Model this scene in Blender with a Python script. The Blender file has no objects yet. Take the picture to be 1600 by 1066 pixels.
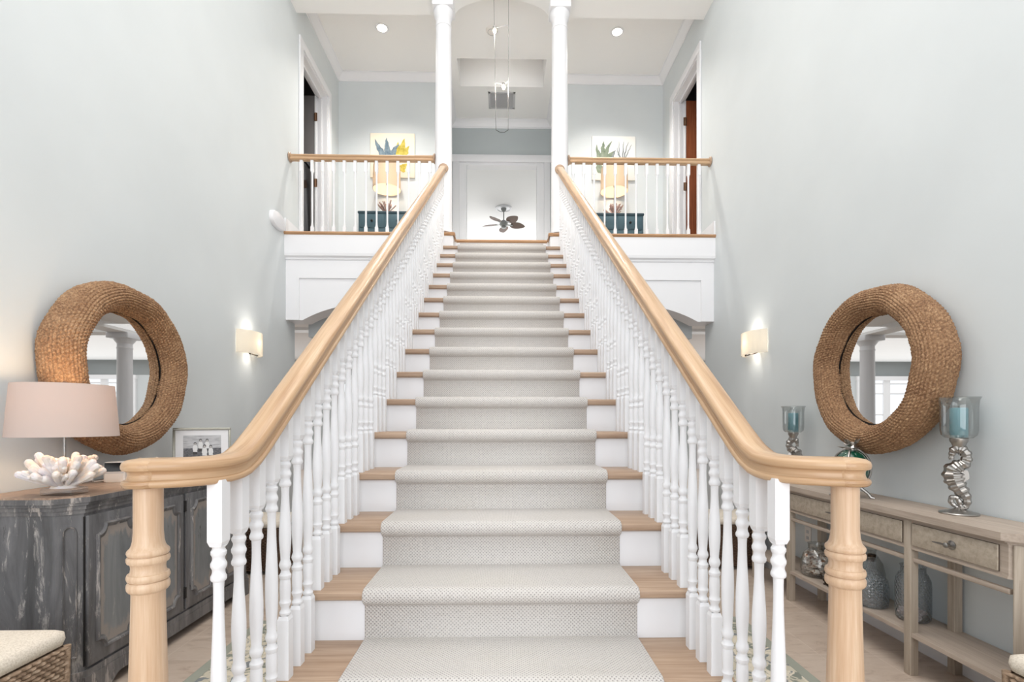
import bpy, math, random
from math import sin, cos, pi, sqrt, radians
from mathutils import Vector, Matrix, noise
random.seed(7)
SC = bpy.context.scene
COL = SC.collection

# ------------------------------------------------------------------ colour / materials
def lin(c):
    return tuple(((v/255)/12.92 if v/255 <= .04045 else ((v/255+.055)/1.055)**2.4) for v in c) + (1,)

def new_mat(name, col=(200, 200, 200), rough=.5, metal=0., **kw):
    m = bpy.data.materials.new(name); m.use_nodes = True
    b = m.node_tree.nodes['Principled BSDF']
    b.inputs['Base Color'].default_value = lin(col)
    b.inputs['Roughness'].default_value = rough
    b.inputs['Metallic'].default_value = metal
    for k, v in kw.items():
        b.inputs[k.replace('_', ' ')].default_value = v
    return m

class G:
    """small node graph helper"""
    def __init__(s, m):
        s.m = m; s.t = m.node_tree; s.b = s.t.nodes['Principled BSDF']
    def n(s, typ, **kw):
        x = s.t.nodes.new('ShaderNode' + typ)
        for k, v in kw.items():
            if k.startswith('i_'):
                x.inputs[k[2:].replace('_', ' ')].default_value = v
            else:
                setattr(x, k, v)
        return x
    def l(s, a, b):
        s.t.links.new(a, b)
    def coord(s, kind='Object', scale=(1, 1, 1), rot=(0, 0, 0)):
        c = s.n('TexCoord'); mp = s.n('Mapping')
        mp.inputs['Scale'].default_value = scale
        mp.inputs['Rotation'].default_value = rot
        s.l(c.outputs[kind], mp.inputs['Vector'])
        return mp.outputs['Vector']
    def noise(s, vec, scale, detail=4, rough=.55, dist=0.):
        x = s.n('TexNoise'); x.inputs['Scale'].default_value = scale
        x.inputs['Detail'].default_value = detail
        x.inputs['Roughness'].default_value = rough
        x.inputs['Distortion'].default_value = dist
        s.l(vec, x.inputs['Vector'])
        return x.outputs['Fac']
    def ramp(s, fac, stops, interp='LINEAR'):
        r = s.n('ValToRGB'); e = r.color_ramp; e.interpolation = interp
        while len(e.elements) < len(stops):
            e.elements.new(.5)
        for el, (p, c) in zip(e.elements, stops):
            el.position = p; el.color = lin(c) if len(c) == 3 else c
        s.l(fac, r.inputs['Fac'])
        return r.outputs['Color']
    def mix(s, fac, a, b, typ='MIX'):
        x = s.n('Mix', data_type='RGBA', blend_type=typ)
        for i, v in ((0, fac), (6, a), (7, b)):
            if hasattr(v, 'is_output'):
                s.l(v, x.inputs[i])
            else:
                x.inputs[i].default_value = v if i == 0 else (lin(v) if len(v) == 3 else v)
        return x.outputs[2]
    def math(s, op, a, b=0.):
        x = s.n('Math', operation=op)
        for i, v in ((0, a), (1, b)):
            if hasattr(v, 'is_output'):
                s.l(v, x.inputs[i])
            else:
                x.inputs[i].default_value = v
        return x.outputs[0]
    def bump(s, h, strength=.3, dist=.01):
        x = s.n('Bump'); x.inputs['Strength'].default_value = strength
        x.inputs['Distance'].default_value = dist
        s.l(h, x.inputs['Height']); s.l(x.outputs['Normal'], s.b.inputs['Normal'])
    def color(s, c):
        s.l(c, s.b.inputs['Base Color'])

M = {}
M['white'] = new_mat('white_trim_paint', (233, 233, 236), .38)
M['ceil'] = new_mat('ceiling_paint', (243, 242, 241), .8)
def paint(name, col, rough=.6):
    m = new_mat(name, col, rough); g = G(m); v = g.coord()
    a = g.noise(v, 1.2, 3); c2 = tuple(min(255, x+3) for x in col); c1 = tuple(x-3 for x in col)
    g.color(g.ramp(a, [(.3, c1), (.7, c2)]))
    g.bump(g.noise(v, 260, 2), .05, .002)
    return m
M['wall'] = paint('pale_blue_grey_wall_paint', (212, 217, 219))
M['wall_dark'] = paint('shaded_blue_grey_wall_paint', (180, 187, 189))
M['bounce_floor'] = new_mat('pale_bounce_floor', (228, 224, 218), .95)  # unseen upper floors made pale to bounce light onto the ceilings
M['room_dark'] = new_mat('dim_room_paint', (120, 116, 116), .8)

def oak(name, axis, cols=((176, 140, 104), (204, 170, 132), (222, 192, 156)), rough=.33, kind='Object', sc=1.):
    m = new_mat(name, cols[1], rough); g = G(m)
    s = [26*sc, 26*sc, 26*sc]; s[axis] = 1.6*sc
    v = g.coord(kind, tuple(s))
    a = g.noise(v, 1.0, 6, .6, 1.2)
    s2 = [120*sc]*3; s2[axis] = 3.*sc
    f = g.noise(g.coord(kind, tuple(s2)), 1.0, 3, .7)
    base = g.ramp(a, [(.28, cols[0]), (.5, cols[1]), (.72, cols[2])])
    g.color(g.mix(.35, base, g.ramp(f, [(.35, cols[0]), (.65, cols[2])]), 'MULTIPLY' if False else 'MIX'))
    g.bump(f, .08, .002)
    return m
OAK = ((166, 128, 93), (192, 156, 120), (211, 182, 149))
M['oak_uv'] = oak('light_oak_along_rail', 1, OAK, .3, 'UV')
M['oak_cap'] = oak('light_oak_newel_cap', 0, OAK, .3)
M['oak_x'] = oak('light_oak_across_tread', 0, ((142, 114, 93), (168, 141, 118), (190, 165, 142)), .35)
M['oak_z'] = oak('light_oak_upright', 2, ((190, 154, 122), (207, 175, 145), (220, 195, 168)), .35)
M['nosing'] = oak('oak_floor_edge', 0, ((150, 108, 72), (176, 134, 96), (198, 160, 122)), .35)
M['brown_wood'] = oak('reddish_brown_wood', 2, ((120, 62, 38), (150, 84, 54), (176, 108, 74)), .4)
M['side_top'] = oak('worn_brown_wood', 1, ((120, 96, 82), (164, 136, 116), (192, 166, 144)), .4)
M['taupe'] = oak('weathered_taupe_wood', 1, ((160, 144, 131), (179, 163, 149), (193, 179, 166)), .6)
M['taupe_z'] = oak('weathered_taupe_wood_upright', 2, ((156, 142, 127), (175, 161, 145), (190, 177, 162)), .6)
M['taupe_panel'] = new_mat('mottled_taupe_veneer', (170, 156, 140), .6)
g = G(M['taupe_panel']); v = g.coord()
g.color(g.ramp(g.noise(v, 34, 5, .65), [(.3, (160, 146, 130)), (.5, (179, 166, 150)), (.7, (191, 179, 164))]))

# distressed grey furniture paint
def distress(name, lo, mid, hi, wear, amount=.6):
    m = new_mat(name, mid, .5); g = G(m)
    st = g.noise(g.coord('Object', (9, 9, 1.5)), 1., 6, .65, .6)
    base = g.ramp(st, [(.3, lo), (.52, mid), (.72, hi)])
    w = g.noise(g.coord('Object', (17, 17, 3.2)), 1., 9, .75, .5)
    wm = g.ramp(w, [(amount, (0, 0, 0)), (amount+.07, (255, 255, 255))])
    dk = g.noise(g.coord('Object', (22, 22, 4)), 1., 6, .75)
    base2 = g.mix(g.ramp(dk, [(.62, (0, 0, 0)), (.70, (255, 255, 255))]), base, (46, 40, 40))
    g.color(g.mix(wm, base2, wear)); g.bump(w, .15, .004)
    return m
M['grey_body'] = distress('distressed_charcoal_paint', (72, 71, 72), (102, 101, 103), (130, 129, 131), (172, 167, 163), .57)
M['grey_trim'] = distress('rubbed_grey_paint_moulding', (70, 69, 70), (104, 102, 103), (138, 135, 133), (172, 164, 158), .55)
M['grey_panel'] = distress('slate_grey_panel_paint', (104, 106, 108), (124, 126, 128), (142, 143, 144), (164, 160, 156), .62)
M['grey_worn'] = distress('bare_worn_panel_border', (126, 119, 114), (150, 142, 136), (170, 162, 155), (186, 178, 170), .6)
# panels: bare worn rim whose ragged edge follows the moulding
g = G(M['grey_panel']); src = g.b.inputs['Base Color'].links[0].from_socket
sp = g.n('SeparateXYZ'); g.l(g.coord('UV'), sp.inputs[0])
ns = g.noise(g.coord('Object', (30, 30, 12)), 1., 5, .65)
rim = g.math('ADD', sp.outputs[1], g.math('MULTIPLY', g.math('SUBTRACT', ns, .5), .55))
g.color(g.mix(g.ramp(rim, [(.80, (0, 0, 0)), (.90, (255, 255, 255))]), src, (150, 141, 135)))
M['seam'] = new_mat('dark_wood_seam', (84, 72, 62), .8)
M['gap'] = new_mat('dark_gap', (30, 27, 27), .8)

# carpet runner: UV u across (m), v along (m)
m = M['carpet'] = new_mat('flecked_loop_carpet', (205, 201, 195), .95); g = G(m)
uv = g.coord('UV', (1, 1, 1)); sp = g.n('SeparateXYZ'); g.l(uv, sp.inputs[0])
def sw(o, k):
    return g.math('SINE', g.math('MULTIPLY', o, k))
P = 2*pi/.0130
pat = g.math('MULTIPLY', sw(sp.outputs[0], P), sw(sp.outputs[1], P))
wob = g.noise(uv, 90, 3, .6)
h = g.math('ADD', pat, g.math('MULTIPLY', g.math('SUBTRACT', wob, .5), 1.3))
fl = g.ramp(h, [(0., (207, 202, 198)), (.36, (200, 195, 191)), (.60, (162, 158, 155)), (.95, (130, 127, 125))])
big = g.noise(uv, 3.2, 3)
g.color(g.mix(.22, fl, g.ramp(big, [(.3, (198, 192, 182)), (.5, (204, 199, 194)), (.7, (201, 198, 196))]), 'MIX'))
g.bump(h, .35, .003)

# travertine floor tiles
m = M['tile'] = new_mat('beige_stone_floor_tile', (196, 178, 163), .32); g = G(m)
v = g.coord('Object')
mp = g.n('Mapping'); g.l(v, mp.inputs['Vector']); mp.inputs['Location'].default_value = (-1.79+.61*20, -2.785+.305*40, 0)
br = g.n('TexBrick'); br.offset = 0.; br.squash = 1.
br.inputs['Scale'].default_value = 1.; br.inputs['Brick Width'].default_value = .305; br.inputs['Row Height'].default_value = .305
br.inputs['Mortar Size'].default_value = .003; br.inputs['Mortar Smooth'].default_value = .3; br.inputs['Bias'].default_value = 0
br.inputs['Color1'].default_value = lin((186, 167, 152)); br.inputs['Color2'].default_value = lin((198, 181, 167)); br.inputs['Mortar'].default_value = lin((214, 200, 188))
g.l(mp.outputs[0], br.inputs['Vector'])
vein = g.noise(g.coord('Object', (3, 9, 3), (0, 0, .5)), 1.6, 8, .7, 1.4)
g.color(g.mix(.5, br.outputs['Color'], g.ramp(vein, [(.36, (160, 138, 122)), (.46, (194, 176, 160)), (.7, (210, 194, 180))]), 'MIX'))

# area rug
m = M['rug'] = new_mat('sage_patterned_rug_pile', (150, 158, 140), .95); g = G(m)
v = g.coord('Object')
n1 = g.noise(v, 5.5, 3, .5, 1.5); n2 = g.noise(v, 9, 3, .6, 2.)
c = g.ramp(n1, [(.44, (130, 134, 124)), (.47, (214, 204, 186)), (.55, (216, 206, 188)), (.58, (126, 130, 132))], 'LINEAR')
g.color(g.mix(g.ramp(n2, [(.5, (0, 0, 0)), (.56, (255, 255, 255))]), c, (196, 188, 170)))
M['rug_edge'] = new_mat('sage_green_rug_border', (152, 154, 142), .95)

# woven seagrass rope
m = M['rope'] = new_mat('woven_seagrass_rope', (150, 112, 78), .75); g = G(m)
v = g.coord('Object')
n1 = g.noise(v, 9, 4); n2 = g.noise(v, 90, 3, .7)
g.color(g.mix(.55, g.ramp(n1, [(.3, (116, 84, 60)), (.55, (150, 117, 87)), (.75, (178, 146, 114))]), g.ramp(n2, [(.34, (84, 54, 34)), (.5, (150, 110, 76)), (.66, (204, 168, 128))])))
M['mirror'] = new_mat('mirror_silvering', (236, 238, 238), .0, 1.)
# wicker
m = M['wicker'] = new_mat('greyed_willow_wicker', (150, 128, 108), .75); g = G(m)
v = g.coord('Object')
g.color(g.ramp(g.noise(v, 60, 4), [(.3, (112, 90, 72)), (.55, (156, 132, 110)), (.75, (182, 162, 142))]))
M['wicker_dark'] = new_mat('dark_brown_wicker', (92, 70, 54), .75)
m = M['cushion'] = new_mat('oatmeal_boucle_fabric', (226, 214, 198), .95); g = G(m)
v = g.coord(); nn = g.noise(v, 170, 3, .6)
g.color(g.ramp(nn, [(.3, (206, 194, 178)), (.6, (232, 222, 208))])); g.bump(nn, .4, .004)
# coral
m = M['coral'] = new_mat('white_coral', (234, 222, 212), .6, Subsurface_Weight=.05); g = G(m)
g.color(g.ramp(g.noise(g.coord(), 14, 3), [(.35, (230, 212, 196)), (.5, (236, 228, 224)), (.68, (226, 222, 228))]))
M['pink_coral'] = new_mat('dusty_pink_coral', (190, 158, 148), .7)
M['steel'] = new_mat('brushed_pewter', (150, 148, 146), .28, 1.)
M['pewter'] = new_mat('cast_pewter', (176, 172, 168), .3, 1.)
M['dark_metal'] = new_mat('aged_bronze', (70, 58, 48), .4, 1.)
M['cable'] = new_mat('grey_wire', (70, 70, 70), .8)
M['chrome'] = new_mat('polished_metal', (214, 214, 214), .15, 1.)
M['brass'] = new_mat('hinge_bronze', (136, 104, 82), .4, .7)
M['black'] = new_mat('black_screen', (12, 12, 14), .15)
M['plastic'] = new_mat('white_plastic', (236, 230, 224), .4)
M['candle'] = new_mat('pale_teal_wax', (128, 172, 182), .45, Subsurface_Weight=.1)
M['emerald'] = new_mat('emerald_glass', (6, 70, 52), .05, Coat_Weight=.6)
M['teal'] = new_mat('teal_chest_paint', (62, 88, 98), .45)
M['teal_dark'] = new_mat('dark_teal_edge', (44, 66, 76), .5)
M['canvas'] = new_mat('warm_white_canvas', (240, 228, 208), .8)
M['white_canvas'] = new_mat('cool_white_canvas', (240, 238, 232), .8)
def leafmat(n, a, b):
    m = new_mat(n, a, .8); g = G(m); g.color(g.ramp(g.noise(g.coord(), 16, 4, .6), [(.35, a), (.65, b)])); return m
M['leaf_blue'] = leafmat('slate_blue_brushwork', (82, 104, 122), (132, 150, 160))
M['leaf_yellow'] = leafmat('ochre_brushwork', (168, 150, 50), (206, 188, 92))
M['leaf_green'] = leafmat('grey_green_brushwork', (104, 118, 100), (146, 156, 138))
M['leaf_grey'] = leafmat('grey_brushwork', (110, 118, 122), (150, 156, 158))
M['pewter_frame'] = new_mat('antique_silver_frame', (150, 148, 138), .35, .6)
M['matboard'] = new_mat('white_mat_board', (232, 232, 234), .8)
m = M['print'] = new_mat('black_and_white_beach_print', (170, 170, 172), .5); g = G(m)
sp = g.n('SeparateXYZ'); g.l(g.coord('UV'), sp.inputs[0])
sky = g.ramp(g.noise(g.coord('UV', (2, 14, 1)), 1.5, 4), [(.3, (150, 150, 154)), (.7, (206, 206, 208))])
grd = g.ramp(g.noise(g.coord('UV', (16, 30, 1)), 1., 4), [(.3, (52, 52, 56)), (.7, (116, 116, 120))])
g.color(g.mix(g.math('GREATER_THAN', sp.outputs[1], .5), grd, sky))
M['print_dark'] = new_mat('print_dark_grey', (52, 50, 50), .5)
M['print_white'] = new_mat('print_pale_grey', (222, 222, 222), .5)
M['shell'] = new_mat('sea_shell', (206, 184, 164), .5); g = G(M['shell'])
g.color(g.ramp(g.noise(g.coord('Object'), 34, 2), [(.36, (136, 92, 66)), (.46, (226, 206, 190)), (.58, (244, 236, 228)), (.66, (176, 128, 100))]))
M['shell_pink'] = new_mat('pale_pink_shell', (222, 200, 196), .5)
M['fan_blade'] = new_mat('brown_rattan_blade', (98, 74, 60), .6)
M['fan_metal'] = new_mat('brushed_grey_fan_metal', (150, 152, 150), .45, .4)
M['grille'] = new_mat('grey_vent_grille', (196, 196, 198), .6)

def glass(name, tint, gloss=.14, rough=.03, bump=None, edge=.75):
    m = bpy.data.materials.new(name); m.use_nodes = True
    t = m.node_tree; t.nodes.remove(t.nodes['Principled BSDF']); out = t.nodes['Material Output']
    tr = t.nodes.new('ShaderNodeBsdfTransparent'); tr.inputs[0].default_value = lin(tint)
    gl = t.nodes.new('ShaderNodeBsdfGlossy'); gl.inputs['Roughness'].default_value = rough
    lw = t.nodes.new('ShaderNodeLayerWeight'); lw.inputs['Blend'].default_value = .25
    ma = t.nodes.new('ShaderNodeMath'); ma.operation = 'MULTIPLY_ADD'; ma.inputs[1].default_value = edge; ma.inputs[2].default_value = gloss*.4
    t.links.new(lw.outputs['Facing'], ma.inputs[0])
    mx = t.nodes.new('ShaderNodeMixShader')
    t.links.new(ma.outputs[0], mx.inputs[0]); t.links.new(tr.outputs[0], mx.inputs[1]); t.links.new(gl.outputs[0], mx.inputs[2])
    t.links.new(mx.outputs[0], out.inputs[0])
    if bump:
        tc = t.nodes.new('ShaderNodeTexCoord'); sx = t.nodes.new('ShaderNodeSeparateXYZ'); t.links.new(tc.outputs['UV'], sx.inputs[0])
        def mm(op, a, b):
            x = t.nodes.new('ShaderNodeMath'); x.operation = op
            for i, q in ((0, a), (1, b)):
                if hasattr(q, 'is_output'): t.links.new(q, x.inputs[i])
                else: x.inputs[i].default_value = q
            return x.outputs[0]
        a = mm('SINE', mm('MULTIPLY', sx.outputs[0], bump), 0)
        b = mm('SINE', mm('MULTIPLY', sx.outputs[1], bump), 0)
        bp = t.nodes.new('ShaderNodeBump'); bp.inputs['Strength'].default_value = .9; bp.inputs['Distance'].default_value = .004
        t.links.new(mm('MULTIPLY', a, b), bp.inputs['Height'])
        t.links.new(bp.outputs[0], gl.inputs['Normal']); t.links.new(bp.outputs[0], lw.inputs['Normal'])
    return m
M['glass'] = glass('clear_smoky_glass', (241, 243, 243), .12)
M['acrylic'] = glass('clear_acrylic', (249, 248, 247), .2)
M['diamond_glass'] = glass('blue_grey_quilted_glass', (236, 240, 243), .3, .10, 210., .55)
M['window_glass'] = glass('window_glass', (245, 248, 250), .1)

def shade(name, col, trans=.5):
    m = bpy.data.materials.new(name); m.use_nodes = True
    t = m.node_tree; b = t.nodes['Principled BSDF']; out = t.nodes['Material Output']
    b.inputs['Base Color'].default_value = lin(col); b.inputs['Roughness'].default_value = .9
    tl = t.nodes.new('ShaderNodeBsdfTranslucent'); tl.inputs[0].default_value = lin(col)
    mx = t.nodes.new('ShaderNodeMixShader'); mx.inputs[0].default_value = trans
    t.links.new(b.outputs[0], mx.inputs[1]); t.links.new(tl.outputs[0], mx.inputs[2]); t.links.new(mx.outputs[0], out.inputs[0])
    return m
M['pink_shade'] = shade('blush_linen_shade', (214, 199, 192), .25)
M['linen_shade'] = shade('natural_linen_shade', (232, 216, 194), .4)
M['sconce_glass'] = shade('frosted_ivory_glass', (248, 243, 234), .5)
def emit(name, col, s):
    m = bpy.data.materials.new(name); m.use_nodes = True
    b = m.node_tree.nodes['Principled BSDF']; b.inputs['Base Color'].default_value = lin(col)
    b.inputs['Emission Color'].default_value = lin(col); b.inputs['Emission Strength'].default_value = s
    return m
M['bulb'] = emit('glowing_bulb', (255, 232, 196), 14.)
M['can'] = emit('glowing_downlight_lens', (255, 244, 226), 9.)

# ------------------------------------------------------------------ mesh builder
class MB:
    def __init__(s):
        s.v = []; s.f = []; s.uv = {}; s.mi = {}
        s.cur = 0
    def add(s, vs, fs, uvs=None):
        b = len(s.v); s.v += [tuple(x) for x in vs]
        for i, q in enumerate(fs):
            s.f.append(tuple(b+k for k in q))
            if s.cur: s.mi[len(s.f)-1] = s.cur
            if uvs: s.uv[len(s.f)-1] = [uvs[k] for k in q]
        return s
    def box(s, x0, x1, y0, y1, z0, z1, c=0.):
        if x0 > x1: x0, x1 = x1, x0
        if y0 > y1: y0, y1 = y1, y0
        if c <= 0:
            vs = [(x, y, z) for z in (z0, z1) for y in (y0, y1) for x in (x0, x1)]
            return s.add(vs, [(0, 2, 3, 1), (4, 5, 7, 6), (0, 1, 5, 4), (2, 6, 7, 3), (0, 4, 6, 2), (1, 3, 7, 5)])
        pl = lambda d: [(x0+d+c, y0+d), (x1-d-c, y0+d), (x1-d, y0+d+c), (x1-d, y1-d-c), (x1-d-c, y1-d), (x0+d+c, y1-d), (x0+d, y1-d-c), (x0+d, y0+d+c)]
        rings = [[(x, y, z0) for x, y in pl(c*.6)], [(x, y, z0+c) for x, y in pl(0)], [(x, y, z1-c) for x, y in pl(0)], [(x, y, z1) for x, y in pl(c*.6)]]
        return s.loft(rings)
    def loft(s, rings, cap=True, closed=True, uvs=None):
        n = len(rings[0]); vs = [p for r in rings for p in r]; fs = []
        for i in range(len(rings)-1):
            for j in range(n if closed else n-1):
                k = (j+1) % n
                fs.append((i*n+j, i*n+k, (i+1)*n+k, (i+1)*n+j))
        if cap and closed:
            fs.append(tuple(reversed(range(n)))); fs.append(tuple((len(rings)-1)*n+j for j in range(n)))
        return s.add(vs, fs, uvs)
    def lathe(s, prof, cx=0, cy=0, seg=24, cap=True, cz=0, uvscale=None):
        rings = [[(cx+r*cos(2*pi*j/seg), cy+r*sin(2*pi*j/seg), cz+z) for j in range(seg)] for r, z in prof]
        if uvscale:
            vs = []; uv = []; n = seg+1
            for r, z in prof:
                for j in range(n):
                    a = 2*pi*j/seg; vs.append((cx+r*cos(a), cy+r*sin(a), cz+z)); uv.append((j/seg*uvscale, z))
            fs = [(i*n+j, i*n+j+1, (i+1)*n+j+1, (i+1)*n+j) for i in range(len(prof)-1) for j in range(seg)]
            return s.add(vs, fs, uv)
        return s.loft(rings, cap)
    def prism(s, poly, z0, z1, axis='z'):
        """extrude 2D polygon: axis z -> (x,y); axis y -> poly (x,z) ; axis x -> poly (y,z)"""
        f = {'z': lambda p, h: (p[0], p[1], h), 'y': lambda p, h: (p[0], h, p[1]), 'x': lambda p, h: (h, p[0], p[1])}[axis]
        return s.loft([[f(p, z0) for p in poly], [f(p, z1) for p in poly]])
    def tube(s, pts, rad, seg=10, cap=True, flat=None):
        pts = [Vector(p) for p in pts]
        rad = rad if isinstance(rad, (list, tuple)) else [rad]*len(pts)
        rings = []; up = Vector((0, 0, 1)); prev = None
        for i, p in enumerate(pts):
            t = (pts[min(i+1, len(pts)-1)]-pts[max(i-1, 0)]).normalized()
            if prev is None:
                a = Vector((0, 1, 0)) if abs(t.y) < .9 else Vector((1, 0, 0))
                x = (a - t*a.dot(t)).normalized()
            else:
                x = (prev - t*prev.dot(t)).normalized()
            y = t.cross(x); prev = x
            fl = flat or 1.
            rings.append([tuple(p+(x*cos(2*pi*j/seg)*fl+y*sin(2*pi*j/seg))*rad[i]) for j in range(seg)])
        return s.loft(rings, cap)
    def ball(s, c, r, seg=12, rings=8, sc=(1, 1, 1)):
        pr = [[(c[0]+r*sc[0]*sin(pi*i/rings)*cos(2*pi*j/seg), c[1]+r*sc[1]*sin(pi*i/rings)*sin(2*pi*j/seg), c[2]-r*sc[2]*cos(pi*i/rings)) for j in range(seg)] for i in range(1, rings)]
        s.loft(pr, False)
        b = len(s.v)-(rings-1)*seg
        s.add([(c[0], c[1], c[2]-r*sc[2]), (c[0], c[1], c[2]+r*sc[2])], [])
        for j in range(seg):
            k = (j+1) % seg
            s.f.append((len(s.v)-2, b+k, b+j)); s.f.append((len(s.v)-1, b+(rings-2)*seg+j, b+(rings-2)*seg+k))
            if s.cur: s.mi[len(s.f)-1] = s.cur; s.mi[len(s.f)-2] = s.cur
        return s
    def xf(s, mat):
        s.v = [tuple(mat @ Vector(p)) for p in s.v]; return s
    def shift(s, d):
        s.v = [(p[0]+d[0], p[1]+d[1], p[2]+d[2]) for p in s.v]; return s
    def mesh(s, name, mats, ang=35):
        me = bpy.data.meshes.new(name); me.from_pydata(s.v, [], s.f)
        if s.uv:
            ul = me.uv_layers.new(name='UVMap')
            for p in me.polygons:
                if p.index in s.uv:
                    for li, q in zip(p.loop_indices, s.uv[p.index]): ul.data[li].uv = q
        for m in (mats if isinstance(mats, (list, tuple)) else [mats]):
            me.materials.append(M[m] if isinstance(m, str) else m)
        for i, k in s.mi.items(): me.polygons[i].material_index = k
        import bmesh
        bm = bmesh.new(); bm.from_mesh(me); bmesh.ops.recalc_face_normals(bm, faces=bm.faces); bm.to_mesh(me); bm.free()
        me.shade_smooth(); me.set_sharp_from_angle(angle=radians(ang))
        return me

def link(o, parent=None):
    COL.objects.link(o)
    if parent is not None: o.parent = parent
    return o
def part(name, mb, mat, parent, label=None, ang=35, world=True):
    """a part of a thing; world=True: vertices given in world space, moved into the thing's own space"""
    if world and parent is not None:
        off = Vector((0, 0, 0)); p = parent
        while p is not None: off += p.location; p = p.parent
        mb.shift(-off)
    o = bpy.data.objects.new(name, mb.mesh(name, mat, ang)); link(o, parent)
    if label: o['label'] = label
    return o
def struct(name, mb, mat, ang=35):
    o = part(name, mb, mat, None, ang=ang); o['kind'] = 'structure'; return o
def tag(o, label, cat, group=None):
    o['label'] = label; o['category'] = cat
    if group: o['group'] = group
    return o
def thing(name, label, cat, loc=(0, 0, 0), rz=0., group=None):
    o = bpy.data.objects.new(name, None); o.empty_display_size = .1; link(o); o.location = loc; o.rotation_euler = (0, 0, rz)
    return tag(o, label, cat, group)
def single(name, mb, mat, label, cat, loc=(0, 0, 0), group=None, ang=35):
    mb.shift((-loc[0], -loc[1], -loc[2]))
    o = bpy.data.objects.new(name, mb.mesh(name, mat, ang)); link(o); o.location = loc
    return tag(o, label, cat, group)
def dup(root, loc, rz=0., label=None, group=None, scale=None):
    def cp(o, par):
        c = o.copy(); COL.objects.link(c)
        if par is not None: c.parent = par
        for ch in list(o.children): cp(ch, c)
        return c
    r = cp(root, None); r.location = loc; r.rotation_euler = (0, 0, rz)
    if label: r['label'] = label
    if group: r['group'] = group
    if scale: r.scale = scale
    return r

# ------------------------------------------------------------------ dimensions
XW = 2.40            # half width of the stair hall
LAND = 3.42          # upper floor level
R, RUN = .18, .265
def nose(i): return 1.479+RUN*i          # nosing depth of tread i (0 = third tread)
def tz(i): return .54+R*i
YB = 5.54            # balcony edge
CEIL = 6.42
# ------------------------------------------------------------------ setting
struct('floor', MB().box(-8.2, 8.2, -3.7, 14.2, -.1, 0), 'tile')
for sx, nm in ((-1, 'left'), (1, 'right')):
    w = MB(); a, b = sx*XW, sx*(XW+.15)
    w.box(a, b, -3.7, 5.84, 0, 6.95)
    w.box(a, b, 5.84, 6.05, 3.12, 6.95); w.box(a, b, 6.93, 7.54, 3.12, 6.95); w.box(a, b, 6.05, 6.93, 5.80, 6.95); w.box(a, b, 6.05, 6.93, 3.12, 3.40)
    struct('wall_'+nm, w, 'wall')
    struct('baseboard_'+nm, MB().box(a, a-sx*.018, -3.5, 5.84, 0, .14, .004), 'white')
    struct('baseboard_balcony_'+nm, MB().box(a, a-sx*.018, 5.56, 5.95, LAND, LAND+.15).box(a, a-sx*.018, 7.03, 7.39, LAND, LAND+.15), 'white')
    # balcony back wall and hall side wall
    w = MB(); w.box(sx*XW, sx*.85, 7.39, 7.54, 3.12, 6.95); w.box(sx*.85, sx*1.0, 7.54, 8.5, 3.12, 6.95)
    struct('wall_balcony_'+nm, w, 'wall')
    # lower level: short header wall, wall returns
    struct('wall_header_'+nm, MB().box(sx*2.38, sx*.95, 6.2, 6.35, 2.36, 3.12), 'wall')
    struct('wall_return_'+nm, MB().box(sx*2.55, sx*8.2, 5.69, 5.84, 0, 3.3), 'wall')
    struct('wall_outer_'+nm, MB().box(sx*8.2, sx*8.05, 5.84, 14.2, 0, 3.3), 'wall')
# hall end wall with the cased opening
w = MB(); w.box(-3.2, -.72, 8.5, 8.65, 3.12, 6.95); w.box(.72, 3.2, 8.5, 8.65, 3.12, 6.95); w.box(-.72, .72, 8.5, 8.65, 5.74, 6.95)
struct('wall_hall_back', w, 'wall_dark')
struct('wall_lower_back', MB().box(-1.29, 1.29, 8.5, 8.65, 0, 3.1), 'wall')
t = MB(); t.box(-.83, -.72, 8.47, 8.5, LAND, 5.73, .005); t.box(.72, .83, 8.47, 8.5, LAND, 5.73, .005); t.box(-.85, .85, 8.465, 8.5, 5.73, 5.85, .005)
t.box(-.72, -.60, 8.5, 8.66, LAND, 5.73); t.box(.60, .72, 8.5, 8.66, LAND, 5.73); t.box(-.60, .60, 8.502, 8.66, 5.69, 5.735)
struct('trim_hall_opening', t, 'white')
# room beyond the hall
r_ = MB(); r_.box(-3.2, -3.05, 8.65, 14.5, 3.12, 6.95); r_.box(3.05, 3.2, 8.65, 14.5, 3.12, 6.95); r_.box(-3.2, 3.2, 14.5, 14.65, 3.12, 6.95)
struct('wall_beyond_hall', r_, 'wall')
struct('ceiling_beyond_hall', MB().box(-3.2, 3.2, 8.6, 14.65, 6.40, 6.5), 'ceil')
struct('floor_upper', MB().box(-3.2, 3.2, 8.5, 14.65, 3.2, LAND).box(-1.0, 1.0, 7.39, 8.5, 3.2, LAND), 'bounce_floor')
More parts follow.
